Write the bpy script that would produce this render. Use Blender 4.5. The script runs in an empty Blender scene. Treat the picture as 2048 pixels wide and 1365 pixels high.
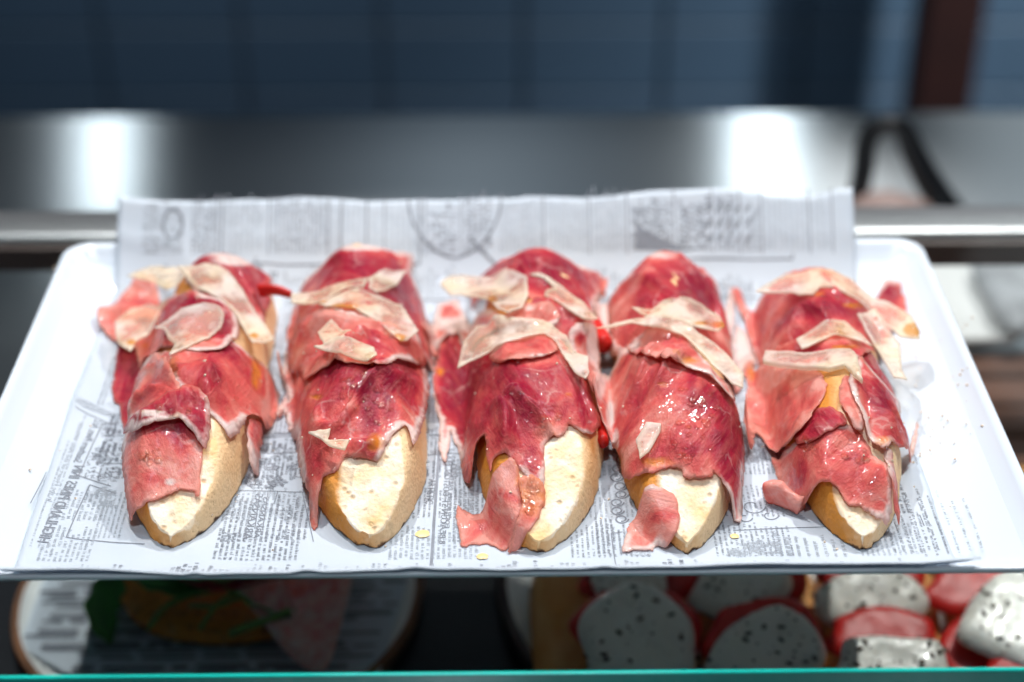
import bpy, bmesh, math, random
import numpy as np
from mathutils import Vector, Matrix
from mathutils.geometry import delaunay_2d_cdt

R = math.radians
rng = np.random.RandomState(7)
random.seed(7)
scn = bpy.context.scene
COL = scn.collection

# ------------------------------------------------------------------ camera
F_PX, PITCH, YAW = 3413.0, R(32.0), R(0.68)
CAM = np.array([0.0, 0.0, 0.405])
cam_d = bpy.data.cameras.new('camera')
cam_d.lens, cam_d.sensor_width = 60.0, 36.0
cam_d.clip_start, cam_d.clip_end = 0.02, 50
cam_d.dof.use_dof = True
cam_d.dof.focus_distance = 0.648
cam_d.dof.aperture_fstop = 3.9
cam_d.dof.aperture_blades = 0
cam = bpy.data.objects.new('camera', cam_d)
cam.location = CAM
cam.rotation_euler = (math.pi / 2 - PITCH, 0, -YAW)
COL.objects.link(cam)
scn.camera = cam

# ------------------------------------------------------------------ world and lamps
world = bpy.data.worlds.new('World')
scn.world = world
world.use_nodes = True
bg = world.node_tree.nodes['Background']
bg.inputs[0].default_value = (0.40, 0.55, 0.80, 1)
bg.inputs[1].default_value = 0.035

def lamp(name, kind, loc, target, energy, size, color=(1, 1, 1), angle=70, blend=0.5):
    d = bpy.data.lights.new(name, kind)
    d.energy = energy
    d.color = color
    if kind == 'SPOT':
        d.shadow_soft_size = size
        d.spot_size, d.spot_blend = R(angle), blend
    else:
        d.shape = 'DISK'
        d.size = size
    o = bpy.data.objects.new(name, d)
    o.location = loc
    o.rotation_euler = (Vector(target) - Vector(loc)).to_track_quat('-Z', 'Y').to_euler()
    COL.objects.link(o)
    return o

lamp('case_spot', 'SPOT', (-0.22, 0.90, 0.95), (-0.03, 0.59, 0), 26, 0.008, (1, 0.97, 0.94), 58, 0.35)
lamp('case_spot', 'SPOT', (0.50, 0.88, 0.95), (0.10, 0.60, 0), 30, 0.008, (1, 0.97, 0.94), 70, 0.4)
lamp('case_spot', 'SPOT', (0.02, 1.00, 1.00), (0.0, 0.59, 0), 6, 0.008, (1, 0.98, 0.96), 40, 0.35)
lamp('case_spot', 'SPOT', (0.22, 1.00, 1.00), (0.05, 0.59, 0), 6, 0.008, (1, 0.98, 0.96), 40, 0.35)
lamp('front_spot', 'SPOT', (-0.05, 0.06, 1.05), (0.0, 0.57, 0), 15, 0.015, (0.92, 0.97, 1), 40, 0.35)
lamp('counter_spot', 'SPOT', (-0.55, 2.02, 0.62), (-0.45, 1.19, -0.16), 6.5, 0.04, (0.90, 0.97, 1), 24, 0.8)
lamp('counter_spot', 'SPOT', (0.385, 2.02, 0.62), (0.29, 1.19, -0.16), 7.5, 0.04, (0.90, 0.97, 1), 26, 0.8)
lamp('counter_spot', 'SPOT', (0.90, 2.02, 0.75), (0.50, 1.15, -0.16), 5, 0.25, (0.90, 0.97, 1), 40, 1.0)  # added broad fill, brightens the right part of the counter
lamp('wall_spot', 'SPOT', (1.05, 1.45, 0.75), (0.95, 2.2, -0.5), 260, 0.05, (0.85, 0.95, 1), 75, 1.0)
lamp('wall_spot', 'SPOT', (-0.2, 1.50, 0.9), (-0.2, 2.2, -0.5), 85, 0.05, (0.78, 0.90, 1), 75, 1.0)
lamp('overhead_fill', 'AREA', (0.0, 0.62, 1.5), (0.0, 0.6, 0), 2.6, 0.5, (0.60, 0.80, 1))  # unseen soft fill added above the tray

vs = scn.view_settings
vs.view_transform = 'Standard'
vs.look = 'None'
vs.exposure = 0.12
vs.gamma = 1.0
vs.use_curve_mapping = False
scn.cycles.use_denoising = True
scn.cycles.max_bounces = 10
scn.cycles.transparent_max_bounces = 12

# ------------------------------------------------------------------ projection helpers (measuring the photograph)
FWD = np.array([math.sin(YAW) * math.cos(PITCH), math.cos(YAW) * math.cos(PITCH), -math.sin(PITCH)])
RGT = np.array([math.cos(YAW), -math.sin(YAW), 0.0])
UPV = np.cross(RGT, FWD)

def rays(px):
    px = np.asarray(px, float).reshape(-1, 2)
    return FWD + np.outer((px[:, 0] - 1024) / F_PX, RGT) - np.outer((px[:, 1] - 682.5) / F_PX, UPV)

def at_z(px, z=0.0):
    d = rays(px)
    t = (z - CAM[2]) / d[:, 2]
    return CAM + d * t[:, None]

def at_y(px, y):
    d = rays(px)
    return CAM + d * ((y - CAM[1]) / d[:, 1])[:, None]

def project(p):
    q = np.asarray(p, float).reshape(-1, 3) - CAM
    w = q @ FWD
    return np.stack([1024 + F_PX * (q @ RGT) / w, 682.5 - F_PX * (q @ UPV) / w], 1)

# ------------------------------------------------------------------ numpy noise
TAB = rng.rand(256, 256)
def vnoise(x, y, seed=0):
    x = np.asarray(x, float) + seed * 17.31
    y = np.asarray(y, float) + seed * 9.77
    xi, yi = np.floor(x).astype(int), np.floor(y).astype(int)
    fx, fy = x - xi, y - yi
    fx, fy = fx * fx * fx * (fx * (fx * 6 - 15) + 10), fy * fy * fy * (fy * (fy * 6 - 15) + 10)
    g = lambda a, b: TAB[a & 255, b & 255]
    return (g(xi, yi) * (1 - fx) + g(xi + 1, yi) * fx) * (1 - fy) + (g(xi, yi + 1) * (1 - fx) + g(xi + 1, yi + 1) * fx) * fy

def fbm(x, y, seed=0, octv=3, gain=0.5):
    s, a, n = 0, 1.0, 0
    for k in range(octv):
        s = s + a * vnoise(x * 2 ** k, y * 2 ** k, seed + k * 3)
        n += a
        a *= gain
    return s / n

# ------------------------------------------------------------------ object helpers
def new_obj(name, me, mat=None, parent=None, loc=None):
    o = bpy.data.objects.new(name, me)
    COL.objects.link(o)
    if mat is not None:
        for m in (mat if isinstance(mat, (list, tuple)) else [mat]):
            me.materials.append(m)
    if parent is not None:
        o.parent = parent
        o.matrix_parent_inverse = Matrix.Translation(-Vector(parent.location))
    if loc is not None:
        o.location = loc
    return o

def mesh(name, verts, faces, smooth=True):
    me = bpy.data.meshes.new(name)
    me.from_pydata([tuple(map(float, v)) for v in verts], [], [tuple(map(int, f)) for f in faces])
    me.update()
    if smooth:
        me.polygons.foreach_set('use_smooth', [True] * len(me.polygons))
    return me

def from_bm(name, bm, smooth=False):
    me = bpy.data.meshes.new(name)
    bm.to_mesh(me)
    bm.free()
    if smooth:
        me.polygons.foreach_set('use_smooth', [True] * len(me.polygons))
    return me

def thing(name, label, cat, loc=(0, 0, 0), group=None):
    o = bpy.data.objects.new(name, None)
    COL.objects.link(o)
    o.location = tuple(float(c) for c in loc)
    o.empty_display_size = 0.02
    return tag(o, label, cat, group)

def tag(o, label=None, cat=None, group=None, kind=None):
    for k, v in (('label', label), ('category', cat), ('group', group), ('kind', kind)):
        if v:
            o[k] = v
    return o

def attr(me, name, data):
    a = me.attributes.new(name, 'FLOAT', 'POINT')
    a.data.foreach_set('value', np.asarray(data, dtype=np.float32))

def box_bm(lo, hi, bevel=0.0, seg=2):
    bm = bmesh.new()
    bmesh.ops.create_cube(bm, size=1.0)
    lo, hi = Vector(lo), Vector(hi)
    for v in bm.verts:
        v.co = Vector([lo[i] + (v.co[i] + 0.5) * (hi[i] - lo[i]) for i in range(3)])
    if bevel:
        bmesh.ops.bevel(bm, geom=list(bm.edges), offset=bevel, segments=seg, affect='EDGES', profile=0.5)
    return bm

def tube(name, pts, radii, mat, parent=None, nseg=12, flat=1.0):
    pts = [Vector(p) for p in pts]
    verts, faces = [], []
    up0 = Vector((0, 1, 0))
    for i, p in enumerate(pts):
        t = (pts[min(i + 1, len(pts) - 1)] - pts[max(i - 1, 0)]).normalized()
        a = up0 - t * up0.dot(t)
        if a.length < 1e-4:
            a = Vector((0, 0, 1)) - t * t.z
        a.normalize()
        b = t.cross(a)
        r = radii[i] if hasattr(radii, '__len__') else radii
        for k in range(nseg):
            an = 2 * math.pi * k / nseg
            verts.append(p + a * (math.cos(an) * r * flat) + b * (math.sin(an) * r))
    n = len(pts)
    for i in range(n - 1):
        for k in range(nseg):
            k2 = (k + 1) % nseg
            faces.append((i * nseg + k, i * nseg + k2, (i + 1) * nseg + k2, (i + 1) * nseg + k))
    faces.append(tuple(range(nseg - 1, -1, -1)))
    faces.append(tuple((n - 1) * nseg + k for k in range(nseg)))
    return new_obj(name, mesh(name, verts, faces), mat, parent)

def spline(pts, n=10, closed=False):
    P = np.asarray(pts, float)
    out = []
    m = len(P)
    for i in range(m if closed else m - 1):
        if closed:
            p0, p1, p2, p3 = P[(i - 1) % m], P[i], P[(i + 1) % m], P[(i + 2) % m]
        else:
            p0, p1, p2, p3 = P[max(i - 1, 0)], P[i], P[i + 1], P[min(i + 2, m - 1)]
        for k in range(n):
            t = k / n
            out.append(0.5 * ((2 * p1) + (-p0 + p2) * t + (2 * p0 - 5 * p1 + 4 * p2 - p3) * t * t + (-p0 + 3 * p1 - 3 * p2 + p3) * t ** 3))
    if not closed:
        out.append(P[-1])
    return np.array(out)

# ------------------------------------------------------------------ materials
class NT:
    def __init__(self, name):
        self.m = bpy.data.materials.new(name)
        self.m.use_nodes = True
        self.t = self.m.node_tree
        self.t.nodes.clear()
        self.out = self.n('ShaderNodeOutputMaterial')
    def n(self, typ, **kw):
        nd = self.t.nodes.new(typ)
        for k, v in kw.items():
            setattr(nd, k, v)
        return nd
    def link(self, a, b):
        self.t.links.new(a, b)
    def val(self, sock, v):
        if hasattr(v, 'is_linked') or isinstance(v, bpy.types.NodeSocket):
            self.link(v, sock)
        else:
            if isinstance(v, (tuple, list)) and len(v) == 3 and sock.type == 'RGBA':
                v = (*v, 1)
            sock.default_value = v
    def attr(self, name):
        return self.n('ShaderNodeAttribute', attribute_name=name).outputs['Fac']
    def math(self, op, a, b=0.0, c=None, clamp=False):
        nd = self.n('ShaderNodeMath', operation=op, use_clamp=clamp)
        self.val(nd.inputs[0], a)
        self.val(nd.inputs[1], b)
        if c is not None:
            self.val(nd.inputs[2], c)
        return nd.outputs[0]
    def mix(self, f, a, b):
        nd = self.n('ShaderNodeMix', data_type='RGBA', clamp_factor=True)
        self.val(nd.inputs[0], f)
        self.val(nd.inputs[6], a)
        self.val(nd.inputs[7], b)
        return nd.outputs[2]
    def ramp(self, f, stops):
        nd = self.n('ShaderNodeValToRGB')
        e = nd.color_ramp.elements
        while len(e) > 1:
            e.remove(e[-1])
        for i, (p, c) in enumerate(stops):
            el = e[0] if i == 0 else e.new(p)
            el.position = p
            el.color = (c, c, c, 1) if not hasattr(c, '__len__') else (*c, 1)
        self.link(f, nd.inputs[0])
        return nd.outputs[0]
    def coord(self, kind='Object', scale=(1, 1, 1), rot=(0, 0, 0)):
        if kind == 'UV':
            s = self.n('ShaderNodeUVMap').outputs[0]
        else:
            s = self.n('ShaderNodeTexCoord').outputs[kind]
        mp = self.n('ShaderNodeMapping')
        mp.inputs['Scale'].default_value = scale
        mp.inputs['Rotation'].default_value = rot
        self.link(s, mp.inputs[0])
        return mp.outputs[0]
    def noise(self, vec, scale, detail=3, rough=0.55, dist=0.0):
        nd = self.n('ShaderNodeTexNoise')
        self.link(vec, nd.inputs['Vector'])
        nd.inputs['Scale'].default_value = scale
        nd.inputs['Detail'].default_value = detail
        nd.inputs['Roughness'].default_value = rough
        nd.inputs['Distortion'].default_value = dist
        return nd.outputs['Fac']
    def voro(self, vec, scale, feature='F1', rnd=1.0):
        nd = self.n('ShaderNodeTexVoronoi', feature=feature)
        self.link(vec, nd.inputs['Vector'])
        nd.inputs['Scale'].default_value = scale
        nd.inputs['Randomness'].default_value = rnd
        return nd.outputs['Distance']
    def bump(self, h, strength, dist, normal=None):
        nd = self.n('ShaderNodeBump')
        nd.inputs['Strength'].default_value = strength
        nd.inputs['Distance'].default_value = dist
        self.link(h, nd.inputs['Height'])
        if normal is not None:
            self.link(normal, nd.inputs['Normal'])
        return nd.outputs[0]
    def pbr(self, col, rough=0.5, normal=None, **kw):
        b = self.n('ShaderNodeBsdfPrincipled')
        self.val(b.inputs['Base Color'], col)
        self.val(b.inputs['Roughness'], rough)
        if normal is not None:
            self.link(normal, b.inputs['Normal'])
        for k, v in kw.items():
            self.val(b.inputs[k.replace('_', ' ')], v)
        return b.outputs[0]
    def mixsh(self, f, a, b):
        nd = self.n('ShaderNodeMixShader')
        self.val(nd.inputs[0], f)
        self.link(a, nd.inputs[1])
        self.link(b, nd.inputs[2])
        return nd.outputs[0]
    def done(self, sh):
        self.link(sh, self.out.inputs[0])
        return self.m

def mat_simple(name, col, rough=0.5, var=0.12, nscale=40, bump=0.0, **kw):
    t = NT(name)
    v = t.coord('Object')
    f = t.noise(v, nscale, 4)
    dark = tuple(c * (1 - var) for c in col)
    lite = tuple(min(1, c * (1 + var)) for c in col)
    c = t.mix(f, dark, lite)
    nrm = t.bump(t.noise(v, nscale * 8, 3), bump, 0.001) if bump else None
    return t.done(t.pbr(c, rough, nrm, **kw))

def sheet_coord(t, scale=(1, 1, 1)):
    s_ = t.n('ShaderNodeTexCoord').outputs['Object']
    ad = t.n('ShaderNodeVectorMath', operation='ADD')
    t.link(s_, ad.inputs[0])
    cb = t.n('ShaderNodeCombineXYZ')
    t.link(t.attr('shift'), cb.inputs[2])
    t.link(cb.outputs[0], ad.inputs[1])
    vr = t.n('ShaderNodeVectorRotate', rotation_type='Z_AXIS')
    t.link(ad.outputs[0], vr.inputs['Vector'])
    t.link(t.attr('fibre'), vr.inputs['Angle'])
    mp = t.n('ShaderNodeMapping')
    mp.inputs['Scale'].default_value = scale
    t.link(vr.outputs[0], mp.inputs[0])
    return mp.outputs[0]

def make_ham():
    t = NT('cured_ham')
    uv = sheet_coord(t)
    fat, dark, oil, edge = t.attr('fat'), t.attr('dark'), t.attr('oil'), t.attr('edge')
    n1 = t.noise(uv, 42, 5, 0.6, 0.8)
    fib = t.noise(sheet_coord(t, (1, 0.14, 1)), 1000, 4, 0.65, 0.3)
    fib2 = t.noise(sheet_coord(t, (1, 0.10, 1)), 330, 4, 0.6, 0.6)
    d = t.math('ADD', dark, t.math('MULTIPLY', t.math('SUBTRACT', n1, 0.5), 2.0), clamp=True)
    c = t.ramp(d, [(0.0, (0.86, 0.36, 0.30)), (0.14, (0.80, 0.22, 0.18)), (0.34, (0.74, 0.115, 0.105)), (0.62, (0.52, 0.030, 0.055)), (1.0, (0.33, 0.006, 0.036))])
    c = t.mix(t.math('MULTIPLY', t.ramp(fib2, [(0.45, 0), (0.70, 1)]), 0.30), c, (0.74, 0.24, 0.19))
    c = t.mix(t.math('MULTIPLY', t.ramp(fib, [(0.56, 0), (0.76, 1)]), 0.20), c, (0.84, 0.44, 0.40))
    wv = t.n('ShaderNodeVectorMath', operation='ADD')
    nd = t.n('ShaderNodeTexNoise')
    t.link(uv, nd.inputs['Vector'])
    nd.inputs['Scale'].default_value = 70
    nd.inputs['Detail'].default_value = 4
    sc = t.n('ShaderNodeVectorMath', operation='SCALE')
    t.link(nd.outputs['Color'], sc.inputs[0])
    sc.inputs['Scale'].default_value = 0.020
    t.link(uv, wv.inputs[0])
    t.link(sc.outputs[0], wv.inputs[1])
    vein = t.ramp(t.voro(wv.outputs[0], 55, 'DISTANCE_TO_EDGE'), [(0.0, 1), (0.022, 0.5), (0.05, 0)])
    vmask = t.ramp(t.noise(uv, 55, 2), [(0.48, 0), (0.62, 1)])
    c = t.mix(t.math('MULTIPLY', t.math('MULTIPLY', vein, vmask), 0.42), c, (0.86, 0.58, 0.53))
    fatn = t.math('ADD', fat, t.math('MULTIPLY', t.math('SUBTRACT', t.noise(uv, 150, 4), 0.5), 0.6))
    fatc = t.mix(t.noise(uv, 60, 2), (0.84, 0.60, 0.54), (0.88, 0.76, 0.73))
    c = t.mix(t.ramp(fatn, [(0.32, 0), (0.62, 1)]), c, fatc)
    c = t.mix(t.math('MULTIPLY', edge, 0.25), c, (0.86, 0.48, 0.36))
    oiln = t.ramp(t.math('ADD', oil, t.math('MULTIPLY', t.math('SUBTRACT', t.noise(uv, 130, 4, 0.6), 0.5), 1.3)), [(0.32, 0), (0.85, 1)])
    c = t.mix(t.math('MULTIPLY', oiln, 0.80), c, (0.80, 0.27, 0.018))
    wet = t.ramp(t.noise(uv, 95, 4), [(0.46, 0), (0.58, 1)])
    rgh = t.math('SUBTRACT', 0.40, t.math('MULTIPLY', oiln, 0.22))
    h = t.math('ADD', t.math('MULTIPLY', fib, 0.8), t.math('MULTIPLY', t.noise(uv, 520, 3, 0.6), 0.8))
    h = t.math('ADD', h, t.math('MULTIPLY', fib2, 1.5))
    hm = t.math('MULTIPLY', h, t.math('SUBTRACT', 1.0, t.math('MULTIPLY', oiln, 0.8)))
    nrm = t.bump(hm, 0.42, 0.0011)
    cn = t.bump(t.noise(uv, 210, 2, 0.5), 0.5, 0.0016)
    p = t.pbr(c, rgh, nrm, Subsurface_Weight=0.10, Subsurface_Radius=(0.004, 0.0015, 0.001), Subsurface_Scale=0.5,
              Coat_Weight=t.math('ADD', t.math('MULTIPLY', wet, 0.75), t.math('MULTIPLY', oiln, 0.5), clamp=True), Coat_Roughness=0.10, Specular_IOR_Level=0.25, Coat_Normal=cn)
    tr = t.n('ShaderNodeBsdfTranslucent')
    t.link(c, tr.inputs[0])
    t.link(nrm, tr.inputs[1])
    tp = t.n('ShaderNodeBsdfTransparent')
    tp.inputs[0].default_value = (1, 0.62, 0.55, 1)
    return t.done(t.mixsh(t.math('ADD', 0.03, t.math('MULTIPLY', edge, 0.25)), t.mixsh(0.26, p, tr.outputs[0]), tp.outputs[0]))

def make_cheese():
    t = NT('aged_cheese')
    uv = sheet_coord(t)
    oil, edge = t.attr('oil'), t.attr('edge')
    n = t.noise(uv, 45, 3)
    c = t.mix(t.ramp(n, [(0.35, 0), (0.65, 1)]), (0.95, 0.87, 0.66), (0.94, 0.89, 0.86))
    c = t.mix(t.ramp(t.noise(uv, 600, 3), [(0.60, 0), (0.72, 0.6)]), c, (0.90, 0.82, 0.66))
    c = t.mix(t.math('MULTIPLY', edge, 0.5), c, (0.92, 0.84, 0.68))
    oiln = t.ramp(t.math('ADD', oil, t.math('MULTIPLY', t.math('SUBTRACT', t.noise(uv, 150, 3), 0.5), 0.5)), [(0.34, 0), (0.6, 1)])
    c = t.mix(t.math('MULTIPLY', oiln, 0.85), c, (0.78, 0.36, 0.02))
    nrm = t.bump(t.noise(uv, 300, 4), 0.3, 0.0009)
    p = t.pbr(c, t.math('SUBTRACT', 0.40, t.math('MULTIPLY', oiln, 0.25)), nrm, Coat_Weight=0.5, Coat_Roughness=0.10, Coat_Normal=t.bump(t.noise(uv, 160, 2), 0.4, 0.0015))
    tr = t.n('ShaderNodeBsdfTranslucent')
    t.link(c, tr.inputs[0])
    tp = t.n('ShaderNodeBsdfTransparent')
    tp.inputs[0].default_value = (1.0, 0.93, 0.84, 1)
    see = t.math('ADD', 0.34, t.math('MULTIPLY', t.ramp(t.noise(uv, 75, 3), [(0.40, 0), (0.56, 1)]), 0.46))
    see = t.math('MULTIPLY', see, t.math('SUBTRACT', 1.0, t.math('MULTIPLY', edge, 0.6)))
    return t.done(t.mixsh(see, t.mixsh(0.35, p, tr.outputs[0]), tp.outputs[0]))

def make_bread():
    t = NT('bread_crust')
    v = t.coord('Object')
    tone, dark_tint, fl = t.attr('tone'), t.attr('dark_tint'), t.attr('flour')
    n = t.noise(t.coord('Object', (1, 0.35, 1)), 120, 5, 0.65)
    f = t.math('ADD', tone, t.math('MULTIPLY', t.math('SUBTRACT', n, 0.5), 0.9), clamp=True)
    c = t.mix(f, (0.82, 0.58, 0.33), (0.62, 0.235, 0.03))
    f2 = t.ramp(t.math('ADD', fl, t.math('MULTIPLY', t.math('SUBTRACT', t.noise(v, 150, 5, 0.65), 0.5), 0.9)), [(0.35, 0), (0.75, 1)])
    crumb = t.mix(t.ramp(t.noise(v, 70, 4), [(0.40, 0), (0.66, 1)]), (0.93, 0.82, 0.67), (0.84, 0.56, 0.27))
    c = t.mix(f2, c, crumb)
    pore = t.ramp(t.voro(v, 240, 'F1'), [(0.10, 1), (0.34, 0)])
    pm = t.ramp(t.noise(v, 150, 3), [(0.46, 0), (0.58, 1)])
    c = t.mix(t.math('MULTIPLY', t.math('MULTIPLY', pore, pm), t.math('MULTIPLY', f2, 0.75)), c, (0.52, 0.30, 0.13))
    sp = t.ramp(t.voro(v, 560, 'F1'), [(0.10, 1), (0.24, 0)])
    spm = t.math('MULTIPLY', sp, t.ramp(t.noise(v, 160, 2), [(0.42, 0), (0.56, 1)]))
    c = t.mix(t.math('MULTIPLY', spm, t.math('MULTIPLY', t.math('SUBTRACT', 1.0, f2), 0.6)), c, (0.36, 0.17, 0.07))
    c = t.mix(t.ramp(t.math('ADD', dark_tint, t.math('MULTIPLY', t.math('SUBTRACT', t.noise(v, 260, 3), 0.5), 0.9)), [(0.45, 0), (0.62, 1)]), c, (0.10, 0.045, 0.022))
    h = t.math('ADD', t.math('MULTIPLY', t.noise(v, 700, 4, 0.65), 0.8), t.math('MULTIPLY', t.voro(v, 560), 0.5))
    h = t.math('SUBTRACT', h, t.math('MULTIPLY', t.math('MULTIPLY', pore, pm), t.math('MULTIPLY', f2, 1.2)))
    nrm = t.bump(h, 0.5, 0.0010)
    return t.done(t.pbr(c, 0.60, nrm, Specular_IOR_Level=0.3))

def make_paper():
    t = NT('newsprint_paper')
    v = t.coord('Object')
    c = t.mix(t.noise(v, 30, 3), (0.56, 0.63, 0.71), (0.65, 0.71, 0.78))
    nrm = t.bump(t.noise(v, 60, 4), 0.25, 0.0015)
    p = t.pbr(c, 0.55, nrm, Specular_IOR_Level=0.3)
    tr = t.n('ShaderNodeBsdfTranslucent')
    t.link(c, tr.inputs[0])
    return t.done(t.mixsh(0.2, p, tr.outputs[0]))

def make_steel(name, col, rough, aniso=0.0):
    t = NT(name)
    v = t.coord('Object', (3, 260, 260))
    n = t.noise(v, 4, 4)
    c = t.mix(n, tuple(x * 0.85 for x in col), col)
    nrm = t.bump(n, 0.06, 0.0006)
    b = t.n('ShaderNodeBsdfPrincipled')
    t.link(c, b.inputs['Base Color'])
    b.inputs['Metallic'].default_value = 1
    b.inputs['Roughness'].default_value = rough
    t.link(nrm, b.inputs['Normal'])
    if aniso:
        b.inputs['Anisotropic'].default_value = aniso
        tg = t.n('ShaderNodeTangent', direction_type='UV_MAP')
        t.link(tg.outputs[0], b.inputs['Tangent'])
        df = t.pbr(c, 0.6)
        return t.done(t.mixsh(0.07, b.outputs[0], df))
    return t.done(b.outputs[0])

def make_glass():
    t = NT('clear_glass')
    tp = t.n('ShaderNodeBsdfTransparent')
    tp.inputs[0].default_value = (0.97, 0.985, 0.98, 1)
    gl = t.n('ShaderNodeBsdfGlossy')
    gl.inputs['Roughness'].default_value = 0.02
    fr = t.n('ShaderNodeFresnel')
    fr.inputs[0].default_value = 1.09
    smudge = t.noise(t.coord('Object'), 12, 3)
    return t.done(t.mixsh(t.math('MULTIPLY', fr.outputs[0], t.math('ADD', 0.6, t.math('MULTIPLY', smudge, 0.4))), tp.outputs[0], gl.outputs[0]))

def make_mozz():
    t = NT('mozzarella')
    v = t.coord('Object')
    c = t.mix(t.noise(v, 60, 3), (0.78, 0.74, 0.64), (0.84, 0.84, 0.82))
    return t.done(t.pbr(c, 0.3, t.bump(t.noise(v, 120, 3), 0.3, 0.002), Subsurface_Weight=0.2, Subsurface_Radius=(0.006, 0.005, 0.004), Subsurface_Scale=0.5, Coat_Weight=0.3))

HAM, CHEESE, BREAD, PAPER = make_ham(), make_cheese(), make_bread(), make_paper()
INK = mat_simple('grey_ink', (0.20, 0.22, 0.26), 0.7, 0.3, 300)
INK_L = mat_simple('pale_grey_ink', (0.36, 0.40, 0.45), 0.7, 0.25, 300)
PORC = mat_simple('white_melamine', (0.62, 0.69, 0.77), 0.22, 0.01, 20, Coat_Weight=0.3)
PORC2 = mat_simple('white_plate', (0.74, 0.75, 0.74), 0.3, 0.02, 20)
OIL = mat_simple('olive_oil', (0.86, 0.62, 0.28), 0.4, 0.1, 200)
STEEL = make_steel('brushed_steel', (0.50, 0.55, 0.58), 0.31, 1.0)
STEEL_R = make_steel('rail_steel', (0.60, 0.62, 0.64), 0.42)
GLASS = make_glass()
TEAL = mat_simple('green_glass_edge', (0.01, 0.50, 0.42), 0.12, 0.5, 14, Coat_Weight=0.6)
BROWN = mat_simple('dark_brown_trim', (0.055, 0.035, 0.030), 0.45, 0.3, 30)
WOOD = mat_simple('dark_red_wood', (0.014, 0.0025, 0.0016), 0.5, 0.3, 25)
BARK = mat_simple('brown_bark_rim', (0.20, 0.085, 0.04), 0.7, 0.5, 90, 0.5)
TILE = mat_simple('blue_glazed_tile', (0.030, 0.054, 0.085), 0.62, 0.12, 5)
GROUT = mat_simple('dark_grout', (0.012, 0.018, 0.028), 0.8, 0.2, 40)
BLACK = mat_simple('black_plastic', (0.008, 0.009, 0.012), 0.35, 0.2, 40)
TOMATO = mat_simple('tomato_flesh', (0.56, 0.012, 0.008), 0.40, 0.35, 110, 0.08)
LEAF = mat_simple('rocket_leaf', (0.040, 0.20, 0.024), 0.4, 0.4, 60, 0.2)
STEM = mat_simple('leaf_stem', (0.16, 0.26, 0.06), 0.45, 0.2, 60)
PEPPER = mat_simple('ground_pepper', (0.05, 0.032, 0.015), 0.7, 0.5, 400)
MOZZ = make_mozz()
SLAT = mat_simple('brown_slat_wood', (0.12, 0.055, 0.035), 0.6, 0.4, 50, 0.3)
DARKPAPER = mat_simple('grey_print_paper', (0.34, 0.36, 0.38), 0.6, 0.6, 60)

# ------------------------------------------------------------------ background: wall, post, counter, rail, glass shelf
wall_bm = box_bm((-1.6, 2.215, -1.2), (1.8, 2.30, 0.30))
wall = new_obj('tiled_wall', from_bm('wall', wall_bm), GROUT)
tag(wall, kind='structure', label='dark blue tiled back wall out of focus')
tile_me = from_bm('tile', box_bm((-0.0935, -0.006, -0.0480), (0.0935, 0.006, 0.0480), 0.002, 1))
tile_me.materials.append(TILE)
for r in range(5):
    for c in range(12):
        o = bpy.data.objects.new('tile', tile_me)
        COL.objects.link(o)
        o.parent = wall
        o.location = (-1.02 + c * 0.193 + 0.0, 2.209, -0.715 + r * 0.100)
        o.rotation_euler = (R(random.uniform(-0.5, 0.5)), 0, R(random.uniform(-0.5, 0.5)))

pp = at_y([(1885, 100)], 2.05)[0]
post_bm = box_bm((pp[0] - 0.037, 2.01, -1.0), (pp[0] + 0.037, 2.08, 0.3), 0.004)
tag(new_obj('wooden_post', from_bm('post', post_bm), WOOD), 'dark reddish brown upright post in front of the blue tiled wall', 'post')

CZ = -0.16
me = mesh('counter', [(-1.3, 0.25, CZ), (1.5, 0.25, CZ), (1.5, 1.243, CZ), (-1.3, 1.243, CZ),
                      (-1.3, 0.25, CZ - .03), (1.5, 0.25, CZ - .03), (1.5, 1.243, CZ - .03), (-1.3, 1.243, CZ - .03)],
          [(0, 1, 2, 3), (4, 7, 6, 5), (0, 4, 5, 1), (2, 6, 7, 3), (1, 5, 6, 2), (0, 3, 7, 4)], False)
uvl = me.uv_layers.new(name='UVMap')
for l in me.loops:
    v = me.vertices[l.vertex_index].co
    uvl.data[l.index].uv = (v.y, v.x)
tag(new_obj('steel_counter', me, STEEL), kind='structure', label='brushed stainless steel counter top with lamp reflections')

rail = thing('shelf_rail', 'steel rail with brown front strip behind the white tray', 'rail', (0, 0.785, -0.16))
new_obj('rail_bar', from_bm('rail', box_bm((-1.0, 0.772, -0.034), (1.0, 0.803, -0.0125), 0.004, 3), True), STEEL_R, rail)
new_obj('front_strip', from_bm('strip', box_bm((-1.0, 0.766, -0.030), (1.0, 0.7715, -0.0165), 0.001)), BROWN, rail)
for x in (-0.9, 0.9):
    new_obj('bracket', from_bm('bracket', box_bm((x - .01, 0.778, CZ + .001), (x + .01, 0.797, -0.0345), 0.001)), BROWN, rail)

YG = float(at_z([(1024, 1346)], -0.004)[0][1])
gs = thing('glass_shelf', 'clear glass shelf with green front edge under the white tray', 'shelf', (0, 0.6, -0.012))
new_obj('pane', from_bm('pane', box_bm((-0.9, YG + 0.001, -0.012), (0.9, 0.7715, -0.0040))), GLASS, gs)
new_obj('polished_edge', from_bm('edge', box_bm((-0.9, YG - 0.001, -0.0125), (0.9, YG + 0.0008, -0.0037), 0.0006)), TEAL, gs)

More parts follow.
